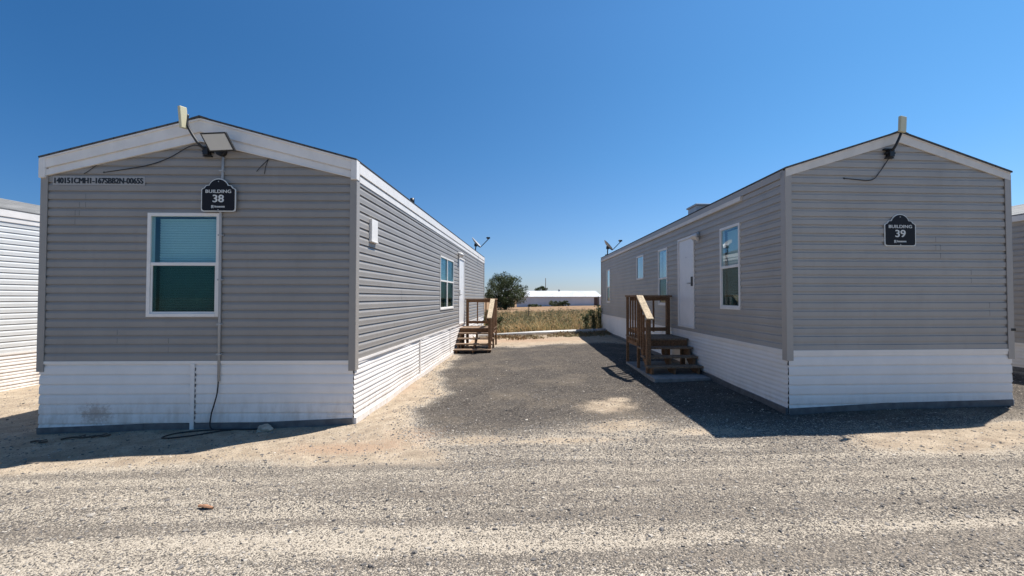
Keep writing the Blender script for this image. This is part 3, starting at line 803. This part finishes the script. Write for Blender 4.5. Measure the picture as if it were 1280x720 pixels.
def porch_light(house, wl_name, s, z, label):
    wl0 = w38[wl_name] if house is h38 else w39[wl_name]
    q = wl0.p(s, z, 0.016)
    r = frame_child(house, 'porch_light', tuple(q), label, 'light', 'porch lights beside the doors')
    wl = Wall((0,0,0), wl0.a, wl0.n)
    m = MB(); m.tube([wl.p(0, .0, 0), wl.p(0, 0, .025)], .06, 16); m.build('back_plate', M['metal'], r)
    for k in (-1, 1):
        m = MB(); m.tube([wl.p(0, 0, .02), wl.p(k*.045, .02, .06)], .014, 8)
        a = wl.p(k*.045, .02, .06); b_ = wl.p(k*.075, -.07, .13)
        m.tube([a, a.lerp(b_, .35), b_], [.028, .045, .055], 12); m.build('lamp_head', M['white'], r)
    m = MB(); wl.box(m, -.03, .03, -.12, -.05, .005, .05); m.build('sensor', M['white'], r, bevel=.008)
    return r
porch_light(h38, 'R', 8.0, 3.10, 'white twin head porch light over the sunlit side door')
porch_light(h39, 'L', 2.97, 2.99, 'white twin head porch light beside the shaded white door')

def dish(house, u, v, rb, label):
    z = rb(u) + .03
    r = frame_child(house, 'satellite_dish', (u, v, z), label, 'satellite dish', 'satellite dishes at the rear eaves')
    rz = house.rotation_euler.z
    W = Matrix.Rotation(-rz, 3, 'Z')
    n = W @ Vector((0.74, -0.04, 0.66)).normalized()
    side = n.cross(Vector((0,0,1))).normalized(); upv = side.cross(n).normalized()
    c = Vector((0.02, 0, .40))
    m = MB(); m.box((-.09, -.07, -.03), (.09, .07, .012)); m.tube([(0,0,0), (.0,0,.16), (.02, 0, .26)], .024, 8); m.build('mast', M['black'], r)
    m = MB(); rings = [0, .35, .7, 1.0]; K = 28; RX, RY = .30, .27
    for back in (0, 1):
        for i in range(3):
            for k in range(K):
                q = []
                for (ri, kk) in ((i, k), (i+1, k), (i+1, k+1), (i, k+1)):
                    a = 2*math.pi*kk/K; rr = rings[ri]
                    q.append(c + side*RX*rr*math.cos(a) + upv*RY*rr*math.sin(a) + n*(.075*rr*rr - .04 - .008*back))
                if back: q = q[::-1]
                m.face(q, 0, True)
    m.build('reflector', M['dish'], r)
    low = c - upv*RY + n*.02
    lnb = low + (n*.50 + upv*.03)
    m = MB(); m.tube([c - n*.05 - upv*.1, low - n*.02, low + n*.06, lnb], .017, 8); m.build('feed_arm', M['black'], r)
    m = MB(); m.tube([lnb - n*.02, lnb + upv*.10 - n*.03], [.03, .042], 10); m.box(tuple(lnb-Vector((.05,.05,.0))), tuple(lnb+Vector((.05,.05,.06)))); m.build('receiver', M['black'], r)
    m = MB(); m.box((-.05,-.05,.24), (.06,.05,.36)); m.build('bracket', M['black'], r)
    return r
dish(h38, W2L-0.12, 12.9, rb38, 'grey satellite dish on the rear eave of the left home, its face showing')
dish(h39, -HR['w']/2+0.10, 13.0, rb39, 'satellite dish seen edge on at the rear eave of the right home')

# ------------------------------------------------------------------ wooden steps
def steps(house, cfg, sgn, v_front, z_pad, n_tread, z_deck, label, width=1.09, run=0.265, deck_len=1.14):
    """local: x runs away from the wall, y towards the back of the house"""
    u0 = sgn*(cfg['w']/2 + 0.026)
    x, y = to_world(cfg, u0, v_front)
    r = empty('entry_steps', (x, y, z_pad), cfg['th'])
    tag(r, label, 'steps', 'wooden entry steps with a railing')
    S = sgn; W = width; rise = (z_deck - z_pad)/(n_tread+1); D = z_deck - z_pad
    B = lambda mb, x0, x1, y0, y1, z0, z1: mb.box((min(S*x0, S*x1), y0, z0), (max(S*x0, S*x1), y1, z1))
    dy0 = run*n_tread; dy1 = dy0 + deck_len
    gdn = lambda yy_: -0.04
    for i in range(n_tread):
        z = rise*(i+1)
        m = MB(); B(m, -0.0, W+.02, run*i-.02, run*i+run+.005-.02, z-.038, z); m.build('tread', M['wood_grey'], r, bevel=.004)
    m = MB(); k = 8; wd = (deck_len-.01*k)/k
    for i in range(k):
        a = dy0-.03 + i*(wd+.012); B(m, 0, W, a, a+wd, D-.038, D)
    m.build('deck', M['wood_grey'], r)
    m = MB(); B(m, 0.02, W-.02, dy0+.01, dy0+.048, D-.18, D-.040); B(m, 0.02, W-.02, dy1-.06, dy1-.022, D-.18, D-.040)
    B(m, W-.058, W-.02, dy0+.05, dy1-.062, D-.18, D-.040); B(m, .02, .058, dy0+.05, dy1-.062, D-.18, D-.040)
    m.build('deck_frame', M['wood'], r)
    for xs in (0.06, W*0.5, W-.10):
        pl = [(0.02, 0)]
        m = MB(); pts = []
        for i in range(n_tread):
            pts += [(run*i+.015, rise*(i+1)-.042 if True else 0)]
            pts += [(run*(i+1)+.0, rise*(i+1)-.042)]
        top = pts
        low = [(dy0, D-.30), (dy0-run*.2, D-.40), (run*.9, -.03), (0.02, -.03)]
        poly = [(S*xs, a, b) for a, b in top] + [(S*xs, dy0+.008, n_tread*rise-.042), (S*xs, dy0+.008, D-.30)] + [(S*xs, run*1.1, -.03), (S*xs, .015, -.03)]
        m.prism(poly, (S*.038, 0, 0)); m.build('stringer', M['wood'], r)
    pw = .088; zr = D + .93
    # posts: back by the wall, back outer, deck front outer, bottom outer; short legs
    posts = [(0.04, dy1-.12, -.05, zr-.04), (W-.09, dy1-.12, -.05, zr-.04), (W-.09, dy0+.055, -.05, zr-.04), (W-.09, run*.55, -.05, rise*1+.90), (0.04, dy0+.055, -.05, D-.04)]
    for k_, (px, py, z0, z1) in enumerate(posts):
        q_ = .058 if k_ in (1, 2) else pw
        m = MB(); B(m, px+pw-q_, px+pw, py, py+q_, z0, z1); m.build('post', M['wood'], r, bevel=.004)
    # rails
    m = MB(); B(m, 0.0, W+.01, dy1-.145, dy1-.005, zr-.038, zr); m.build('top_rail', M['wood'], r, bevel=.003)
    m = MB(); B(m, 0.135, W-.095, dy1-.095, dy1-.057, zr-.128, zr-.040); m.build('cross_rail', M['wood'], r)
    m = MB(); B(m, 0.135, W-.095, dy1-.095, dy1-.057, D+.08, D+.168); m.build('cross_rail', M['wood'], r)
    m = MB(); B(m, W-.115, W+.025, dy0+.03, dy1-.147, zr-.040, zr-.002); m.build('top_rail', M['wood'], r, bevel=.003)
    m = MB(); B(m, W-.065, W-.027, dy0+.147, dy1-.125, D+.08, D+.168); m.build('cross_rail', M['wood'], r)
    a = Vector((S*(W-.045), dy0+.03, zr-.02)); b = Vector((S*(W-.045), run*.55-.10, rise+.90+.02))
    m = MB(); m.bar(a, b, .14, .038); m.build('handrail', M['wood_pale'], r, bevel=.003)
    a2 = Vector((S*(W-.046), dy0+.05, D+.13)); b2 = Vector((S*(W-.046), run*.55+.09, rise+.17))
    m = MB(); m.bar(a2, b2, .038, .088); m.build('cross_rail', M['wood'], r)
    for i in (1, 2):
        xb = .128 + (W-.21-.01)*i/3
        m = MB(); B(m, xb-.019, xb+.019, dy1-.056, dy1-.018, D+.06, zr-.04); m.build('baluster', M['wood'], r)
    nb = 4
    for i in range(nb):
        yb = dy0+.147 + (dy1-.125-dy0-.147)*(i+.5)/nb
        m = MB(); B(m, W-.026, W+.006, yb-.014, yb+.014, D-.10, zr-.042); m.build('baluster', M['wood'], r)
    for i in range(3):
        f_ = (i+.6)/3.4
        q = a2.lerp(b2, f_); t_ = a.lerp(b, f_)
        m = MB(); m.box((min(S*(W-.026), S*(W+.012)), q.y-.019, q.z-.10), (max(S*(W-.026), S*(W+.012)), q.y+.019, t_.z-.03)); m.build('baluster', M['wood'], r)
    return r
zpR = 0.215
steps(h39, HR, -1, 2.76, zpR, 3, 0.845, 'weathered wooden steps with railing in the shade at the white door')
steps(h38, HL, 1, 7.15, 0.045, 4, 0.755, 'wooden steps with railing below the sunlit side door on the left home')
# concrete pad under the right steps
x, y = to_world(HR, -HR['w']/2-0.05, 2.35)
m = MB(); m.box((-1.08, 0, -0.15), (0.0, 2.25, zpR-.002-G(x, y)))
tag(m.build('concrete_pad', M['concrete'], None, loc=(x, y, G(x, y)), rz=HR['th'], bevel=.012), 'grey concrete pad beneath the shaded wooden steps', 'concrete pad')

# ------------------------------------------------------------------ small things on the ground
def rock(loc, s, label, mat='rock', name='rock', flat=.6):
    v_, f_ = IV.copy(), IF
    import bmesh
    bm = bmesh.new(); bmesh.ops.create_icosphere(bm, subdivisions=3, radius=1)
    for q in bm.verts:
        d = q.co.copy()
        k = 1 + .22*math.sin(3.1*d.x+loc[0]*7)*math.cos(2.7*d.y+1) + .13*math.sin(6.3*d.z+2*d.x+loc[1]*3) + .06*math.sin(13*d.y+4*d.x)
        q.co = Vector((d.x*s*k*1.2, d.y*s*k, max(d.z, -.4)*s*k*flat*1.5))
    me = bpy.data.meshes.new(name); bm.to_mesh(me); bm.free(); me.materials.append(M[mat])
    o = bpy.data.objects.new(name, me); COL.objects.link(o); o.location = (loc[0], loc[1], G(*loc)+s*.25)
    return tag(o, label, 'rock')
x, y = to_world(HL, 0.965, -0.12); rock((x, y), .075, 'pale fist sized rock against the base of the left front skirting')
x, y = -2.82, 3.73
m = MB()
for (u0, u1, w0, w1) in ((-.075, .0, .010, .022), (.0, .075, .022, .006)):
    n0 = len(m.v)
    P8 = []
    for (uu, ww) in ((u0, w0), (u1, w1)):
        for k in range(6):
            a = math.pi*2*k/6; P8.append((uu, ww*math.cos(a), .012 + .010*math.sin(a) + .02*math.cos(uu*12)-.015))
    for k in range(6):
        m.face([P8[k], P8[(k+1) % 6], P8[6+(k+1) % 6], P8[6+k]], 0, True)
o = m.build('bark_strip', M['brown'], None, loc=(x, y, G(x, y)+.006), rz=math.radians(-14)); tag(o, 'reddish brown strip of bark lying on the gravel road', 'bark')
# twigs in the shade under the left front
for i, (u, v_, ln, a) in enumerate(((-1.28, -.28, .34, .35), (-1.62, -.42, .22, -.1), (-1.02, -.26, .18, .5))):
    x, y = to_world(HL, u, v_)
    m = MB(); P = [(-ln/2, 0, .01), (-ln/6, .02, .02), (ln/5, -.015, .014), (ln/2, .01, .02)]
    m.tube(catmull(P, 4), [.012]*13, 6); m.tube([(-.02, .01, .018), (.05, .05, .03)], .006, 5)
    o = m.build('twig', M['bark'], None, loc=(x, y, G(x, y)), rz=a)
    tag(o, ('longest dark twig in the shade below the stained skirting', 'short dark twig lying nearest the road in the left shade', 'small dark twig nearest the left front window side in the shade')[i], 'twig', 'dry twigs in the shade')

# white pipe on the ground behind the drive
def ptube(name, a, b, r, mats, label, cat):
    a, b = Vector(a), Vector(b); m = MB(); k = a.lerp(b, .80)
    m.tube([a-a, a.lerp(b, .4)-a+Vector((0,0,.015)), k-a], r, 14); m.tube([k-a, b-a], r*.97, 14, 1)
    m.tube([k-a-(b-a)*.006, k-a+(b-a)*.006], r*1.12, 14, 0)
    return tag(m.build(name, mats, None, loc=a), label, cat)
ptube('pipe', (-2.75, 17.75, G(-2.75, 17.75)+.09), (3.0, 19.2, G(3.0, 19.2)+.10), .075, [M['pipe'], M['pipe_dark']], 'long white pipe lying on the sand along the edge of the dry grass', 'pipe')
for i, (x, y, hgt, lab) in enumerate(((-1.2, 28.0, 1.15, 'thin steel fence post standing in the middle of the dry grass'), (2.42, 21.5, 1.5, 'thin steel fence post in the weeds by the right home'))):
    m = MB(); m.box((-.025, -.004, -.2), (.025, .004, hgt)); m.box((-.004, .004, -.2), (.004, .035, hgt))
    for k in range(int(hgt/.12)): m.box((-.012, -.014, .1+k*.12), (.012, -.004, .13+k*.12))
    tag(m.build('fence_post', M['rust'], None, loc=(x, y, G(x, y)), rz=.2*i), lab, 'fence post', 'steel fence posts in the field')

# ------------------------------------------------------------------ dry field
def blades(n, xr, yr, hmin, hmax, dens=None):
    x = rng.uniform(*xr, n); y = yr[0] + (yr[1]-yr[0])*rng.random(n)**1.35
    return x, y
n = 46000
bx = rng.uniform(-13, 12, n); by = 18.9 + 34*rng.random(n)**1.7
clump = 0.5+0.5*np.sin(1.9*bx+1.4*np.sin(1.3*by))*np.sin(1.6*by+.9*np.sin(1.7*bx))
line_y = 17.75 + (bx+2.75)*(1.45/5.75)
keep = (by > line_y + .25 + .35*rng.random(n)) & (rng.random(n) < .35+.65*clump)
for hh in (HL, HR, HN, HM):
    du, dv = bx-hh['c'][0], by-hh['c'][1]
    u = du*math.cos(hh['th']) + dv*math.sin(hh['th']); w_ = -du*math.sin(hh['th']) + dv*math.cos(hh['th'])
    keep &= ~((np.abs(u) < hh['w']/2+.05) & (w_ < hh['L']+.1))
bx, by, clump = bx[keep], by[keep], clump[keep]; n = len(bx)
hgt = 0.86*(0.16 + 0.42*rng.random(n)**1.5 + .16*clump)*np.where(by > 36, .7, 1)
wid = 0.007 + 0.010*rng.random(n) + .00045*(by-18)
ang = rng.uniform(0, 6.28, n); lean = rng.uniform(.2, 1.1, n)*hgt; la = rng.uniform(0, 6.28, n)
zz0 = gz(bx, by) - .02
dx, dy = np.cos(ang)*wid, np.sin(ang)*wid; lx, ly = np.cos(la)*lean, np.sin(la)*lean
P = np.stack([np.stack([bx-dx, by-dy, zz0], -1), np.stack([bx+dx, by+dy, zz0], -1), np.stack([bx+dx*.8+lx*.35, by+dy*.8+ly*.35, zz0+hgt*.6], -1), np.stack([bx-dx*.8+lx*.35, by-dy*.8+ly*.35, zz0+hgt*.6], -1),
              np.stack([bx+dx*.15+lx, by+dy*.15+ly, zz0+hgt], -1), np.stack([bx-dx*.15+lx, by-dy*.15+ly, zz0+hgt], -1)], 1)
base = np.array([0,1,2,3, 3,2,4,5])
Fi = (base[None] + (np.arange(n)*6)[:, None]).reshape(-1)
patch = 0.5+0.5*np.sin(.8*bx+2*np.sin(.5*by))*np.sin(.7*by+1)
patch2 = 0.5+0.5*np.sin(2.3*bx+1.7*np.sin(.9*by+.5))*np.sin(1.9*by+1.2*np.sin(2.1*bx))
tint = np.clip(rng.normal(.42, .20, n) + .30*(patch-.5) + .55*(patch2-.45), 0, 1)
cid = (np.floor(bx*2.6+.4*np.sin(3*by)).astype(int)*73856093 ^ np.floor(by*.9+.3*np.sin(2*bx)).astype(int)*19349663) & 1023
cell_r = rng.random(1024)[cid]; cell_h = rng.random(1024)[cid]
tint = np.clip(tint + .75*(cell_r-.5), 0, 1); hgt *= (.72 + .5*patch2)*(.6 + .7*cell_h)
gmt = mat_ramp_attr('dry_grass', [(0.0, (0.43, 0.27, 0.125)), (0.45, (0.51, 0.375, 0.19)), (0.80, (0.235, 0.215, 0.10)), (1.0, (0.075, 0.095, 0.04))], .85, .3)
o = np_mesh('grass', P.reshape(-1, 3), Fi, 4, gmt, {'tint': np.repeat(tint, 6)})
tag(o, 'knee high dry yellow grass and weeds behind the white pipe', 'grass', kind='stuff')

def scrub():
    C, T = [], []
    k = 0
    while k < 480:
        x = rng.uniform(-6, 6.5); y = 19.0 + 32*rng.random()**1.4
        if y < 17.75+(x+2.75)*.252+.7: continue
        bad = False
        for hh in (HL, HR):
            du, dv = x-hh['c'][0], y-hh['c'][1]
            u = du*math.cos(hh['th']) + dv*math.sin(hh['th']); w_ = -du*math.sin(hh['th']) + dv*math.cos(hh['th'])
            bad |= abs(u) < hh['w']/2+.4 and w_ < hh['L']+.4
        if bad: continue
        k += 1
        low_ = k % 6 == 0
        if low_: y = 17.75+(x+2.75)*.252 - rng.uniform(.15, 1.3)
        h_ = rng.uniform(.05, .13) if low_ else rng.uniform(.20, .62); w = rng.uniform(.18, .5); m_ = int(60+60*rng.random())
        d = rng.normal(size=(m_, 3))*np.array([w*.5, w*.5, h_*.30]); z0 = G(x, y)
        C.append(np.stack([x+d[:, 0], y+d[:, 1], z0+np.clip(h_*.5+d[:, 2], .03, h_*1.1)], -1)); b_ = rng.uniform(.0, .35) if low_ else rng.uniform(.1, .9)
        T.append(np.clip(b_+rng.normal(0, .14, m_), 0, 1))
    return np.concatenate(C), np.concatenate(T)
leafs = mat_ramp_attr('leaf_scrub', [(0.0, (0.22, 0.13, 0.07)), (0.3, (0.26, 0.21, 0.12)), (0.6, (0.13, 0.14, 0.07)), (1.0, (0.07, 0.09, 0.045))], .8, .2)
leafm = mat_ramp_attr('leaf_dark', [(0.0, (0.026, 0.038, 0.016)), (0.5, (0.058, 0.078, 0.030)), (1.0, (0.125, 0.140, 0.055))], .6, .2)
leafw = mat_ramp_attr('leaf_weed', [(0.0, (0.045, 0.055, 0.025)), (0.5, (0.09, 0.11, 0.05)), (1.0, (0.20, 0.19, 0.09))], .7, .25)
def leaf_mesh(name, C, size, mat, parent, tint):
    n = len(C)
    a = rng.normal(size=(n, 3)); a /= np.linalg.norm(a, axis=1)[:, None]
    b = rng.normal(size=(n, 3)); b -= a*(a*b).sum(1)[:, None]; b /= np.linalg.norm(b, axis=1)[:, None]
    s = size*rng.uniform(.6, 1.4, n)[:, None]
    P = np.stack([C-a*s, C+b*s*.45, C+a*s, C-b*s*.45], 1)
    return np_mesh(name, P.reshape(-1, 3), np.arange(n*4), 4, mat, {'tint': np.repeat(tint, 4)}, parent)
C_, T_ = scrub(); o = leaf_mesh('undergrowth', C_, .045, leafs, None, T_)
tag(o, 'low brown and grey green scrub growing among the dry grass', 'undergrowth', kind='stuff')
def tree(name, loc, H, RX, crown_z0, nclump, nleaf, lsize, label, cat, group=None, lean=0.0):
    x, y = loc; z = G(x, y)
    r = empty(name, (x, y, z)); tag(r, label, cat, group)
    m = MB(); tops = []
    m.tube(catmull([(0,0,-.2), (.05*H*.1,0,H*.12), (lean*.4,.0,H*.3), (lean,0,H*.55)], 4), np.linspace(.045*H, .02*H, 13), 9)
    for i in range(9):
        a = i*2.4 + rng.uniform(-.4, .4); e = np.array([math.cos(a)*RX*rng.uniform(.4,.8)+lean, math.sin(a)*RX*rng.uniform(.4,.8), H*rng.uniform(.45,.85)])
        s = np.array([lean*.4, 0, H*rng.uniform(.2,.42)])
        m.tube(catmull([tuple(s), tuple((s+e)/2+np.array([0,0,.05*H])), tuple(e)], 4), np.linspace(.016*H, .005*H, 9), 6)
    m.build('trunk', M['bark'], r)
    C, T = [], []
    for i in range(nclump):
        while True:
            q = rng.uniform(-1, 1, 3)
            if .12 < (q**2).sum() < 1: break
        hz = (q[2]+1)/2
        prof = 1 - .25*abs(hz-.4)**1.5
        c = np.array([q[0]*RX*prof+lean, q[1]*RX*prof, crown_z0 + (H-crown_z0)*hz*.93])
        rad = RX*rng.uniform(.13, .30)
        k = int(nleaf*rng.uniform(.5, 1.5)/nclump)
        d = rng.normal(size=(k, 3)); d /= np.linalg.norm(d, axis=1)[:, None]
        C.append(c + d*rad*(rng.random(k)**.4)[:, None]*np.array([1, 1, .75]))
        T.append(np.clip(rng.normal(.45, .13) + rng.normal(0, .15, k), 0, 1))
    leaf_mesh('crown', np.concatenate(C), lsize, leafm if cat == 'tree' else leafw, r, np.concatenate(T))
    return r
tree('tree', (-8.0, 84.0), 7.2, 4.0, .15, 120, 17000, .13, 'dark green bushy tree left of the long white building', 'tree')
tree('tree', (-2.1, 168.0), 7.7, 3.1, 2.0, 44, 5200, .2, 'small round tree rising behind the white metal roof', 'tree')
for i, (px, yy_, w_, h_, lab) in enumerate(((2.2, 124, 2.2, 1.7, 'pale green bush against the far white wall, left of the darker one'), (4.9, 124, 1.5, 1.6, 'dark rounded bush against the far white wall'), (-3.6, 125, 1.9, .8, 'low dark shrub at the foot of the far white wall'))):
    tree('bush', (px, yy_), h_, w_, .02, 24, 2600, .12, lab, 'tree' if i else 'bush', 'bushes along the far building')['category'] = 'bush'
# tall weeds at the rear corner of the right home
spots = [(2.05, 19.75, .95), (2.35, 20.1, 1.15), (2.62, 19.7, 1.0), (2.85, 20.3, 1.35), (1.75, 20.3, .8), (3.05, 19.9, 1.05), (-2.55, 19.2, 1.0), (-2.2, 19.9, .8)]
wl_ = ['leafy dark weed with the widest spread beside the right end of the pipe', 'tall dark weed just left of the right fence post', 'dark weed standing right behind the bare end of the pipe', 'tallest dark weed against the rear corner of the right home',
       'short weed furthest left of the right hand weed clump', 'dark weed hugging the skirting of the right home', 'grey green weed behind the railing of the left steps', 'short weed right of the one behind the left steps']
for (x, y, hgt), lab in zip(spots, wl_):
    r = empty('weed', (x, y, G(x, y))); tag(r, lab, 'weed', 'tall weeds at the edge of the field')
    m = MB(); C = []
    for k in range(7):
        a = rng.uniform(0, 6.28); s = rng.uniform(.05, .28)*hgt; hh = hgt*rng.uniform(.65, 1)
        P = catmull([(0,0,-.05), (math.cos(a)*s*.4, math.sin(a)*s*.4, hh*.5), (math.cos(a)*s, math.sin(a)*s, hh)], 4)
        m.tube(P, .007, 5)
        for p in P[2:]:
            for j in range(8): C.append(np.array(p) + rng.normal(0, .045, 3))
    m.build('stem', M['bark'], r)
    C = np.array(C); leaf_mesh('leaves', C, .05, leafw, r, np.clip(rng.normal(.35, .2, len(C)), 0, 1))

# far white building
bx0, bx1, by0, bd = -9.1, 15.45, 130.0, 9.0
zg = G(3, 130) ; wh, rh = 2.75, 4.5
r = empty('long_building', ((bx0+bx1)/2, by0, zg)); tag(r, 'long low white building with a bright metal roof beyond the dry field', 'building')
hw = (bx1-bx0)/2
m = MB(); m.box((-hw, 0, -.4), (hw, bd, wh)); m.build('wall', M['farwall'], r)
m = MB(); e = .35
A_, B_, C_, D_ = (-hw-e, -e, wh), (hw+e, -e, wh), (hw+e, bd+e, wh), (-hw-e, bd+e, wh); E1, E2 = (-hw+2.8, bd/2, rh), (hw-1.2, bd/2, rh)
for q in ((A_, B_, E2, E1), (B_, C_, E2), (C_, D_, E1, E2), (D_, A_, E1)): m.face(q)
m.face([A_, D_, C_, B_])
for k in range(34):
    s = (k+.5)/34; a = Vector(A_).lerp(Vector(B_), s); b = Vector(E1).lerp(Vector(E2), s)
    m.bar(a+Vector((0,0,.02)), b+Vector((0,0,.02)), .06, .05)
roof = m.build('roof', M['farroof'], r)
m = MB(); m.box((hw-2.1, -.06, -.1), (hw-1.0, .05, 2.55)); m.build('door', M['fardoor'], r)
m = MB(); m.tube([(.2, bd/2, rh-.1), (.2, bd/2, rh+.35)], .25, 10); m.tube([(.2, bd/2, rh+.35), (.2, bd/2, rh+.5)], [.35, .1], 10); m.build('roof_vent', M['metal'], roof)
m = MB(); m.box((-2.2, 0, -.3), (2.2, 4, 2.7)); 
r2 = empty('shed', (-12.5, 131.0, zg)); tag(r2, 'white shed with a dark opening behind the dark green tree', 'shed')
m.build('wall', M['farwall'], r2); m = MB(); m.box((-2.5, -.3, 2.7), (2.5, 4.3, 2.85)); m.build('roof', M['farroof'], r2)
m = MB(); m.box((.8, -.05, -.2), (1.9, .02, 2.3)); m.build('door', M['fardoor'], r2)
# utility pole
x, y = -.8, 150.0
r = empty('utility_pole', (x, y, G(x, y))); tag(r, 'thin dark utility pole rising behind the far white roof', 'utility pole')
m = MB(); m.tube([(0,0,-.5), (0,0,9.3)], [.16, .11], 8); m.build('pole', M['rust'], r)
m = MB(); m.box((-.12, -.55, 8.7), (.02, .55, 8.82)); m.build('crossarm', M['rust'], r)

# ------------------------------------------------------------------ light, sky, camera
sdir = Vector((0.388, 0.262, 1.0)).normalized()
elev = math.asin(sdir.z); azim = math.atan2(sdir.x, sdir.y)
W = bpy.data.worlds.new('World'); sc.world = W; W.use_nodes = True
nt = W.node_tree; nt.nodes.clear()
sky = nt.nodes.new('ShaderNodeTexSky'); sky.sky_type = 'NISHITA'; sky.sun_disc = False
sky.sun_elevation = elev; sky.sun_rotation = azim; sky.altitude = 900; sky.air_density = 1.0; sky.dust_density = 0.1; sky.ozone_density = 1.6
bg = nt.nodes.new('ShaderNodeBackground'); bg.inputs[1].default_value = 0.086
hs = nt.nodes.new('ShaderNodeHueSaturation'); hs.inputs['Saturation'].default_value = 1.12
nt.links.new(sky.outputs[0], hs.inputs['Color'])
tc = nt.nodes.new('ShaderNodeTexCoord'); sx = nt.nodes.new('ShaderNodeSeparateXYZ'); nt.links.new(tc.outputs['Generated'], sx.inputs[0])
rp = nt.nodes.new('ShaderNodeValToRGB'); nt.links.new(sx.outputs[2], rp.inputs[0])
e = rp.color_ramp.elements; e[0].position = 0.0; e[0].color = (.46, .50, .72, 1); e[1].position = .53; e[1].color = (.58, .92, 1.06, 1)
for p_, c_ in ((.057, (.54, .61, .79)), (.162, (.54, .71, .88)), (.294, (.51, .79, .94)), (.437, (.53, .86, 1.0))):
    k = e.new(p_); k.color = (*c_, 1)
mm = nt.nodes.new('ShaderNodeMix'); mm.data_type = 'RGBA'; mm.blend_type = 'MULTIPLY'; mm.inputs[0].default_value = 1
nt.links.new(hs.outputs[0], mm.inputs[6]); nt.links.new(rp.outputs[0], mm.inputs[7])
mr = nt.nodes.new('ShaderNodeMapRange'); nt.links.new(sx.outputs[0], mr.inputs[0])
for q_, v_ in ((1, -.7), (2, .7), (3, 0.0), (4, 1.0)): mr.inputs[q_].default_value = v_
rx = nt.nodes.new('ShaderNodeValToRGB'); nt.links.new(mr.outputs[0], rx.inputs[0])
e = rx.color_ramp.elements; e[0].color = (.55, .71, .81, 1); e[1].color = (1.42, 1.36, 1.26, 1); k = e.new(.5); k.color = (1, 1, 1, 1)
m2 = nt.nodes.new('ShaderNodeMix'); m2.data_type = 'RGBA'; m2.blend_type = 'MULTIPLY'; m2.inputs[0].default_value = 1
nt.links.new(mm.outputs[2], m2.inputs[6]); nt.links.new(rx.outputs[0], m2.inputs[7]); nt.links.new(m2.outputs[2], bg.inputs[0])
wo = nt.nodes.new('ShaderNodeOutputWorld'); nt.links.new(bg.outputs[0], wo.inputs[0])
sl = bpy.data.lights.new('sun', 'SUN'); sl.energy = 5.0; sl.angle = math.radians(.5); sl.color = (1.0, .965, .92)
so = bpy.data.objects.new('sun', sl); COL.objects.link(so); so.rotation_euler = (-sdir).to_track_quat('-Z', 'Y').to_euler(); so.location = (10, 8, 25)

cam = bpy.data.cameras.new('camera'); co = bpy.data.objects.new('camera', cam); COL.objects.link(co)
cam.sensor_width = 36; cam.lens = 560/1280*36; cam.shift_x = -45/1280; cam.clip_end = 8000; cam.clip_start = .05
co.location = (0, 0, 1.72); co.rotation_euler = (math.radians(90) + math.atan(12/560), 0, 0)
sc.camera = co
sc.view_settings.view_transform = 'Standard'; sc.view_settings.look = 'None'; sc.view_settings.exposure = 0.66; sc.view_settings.gamma = 1
sc.view_settings.use_curve_mapping = False
sc.cycles.transparent_max_bounces = 24
sc.cycles.max_bounces = 8
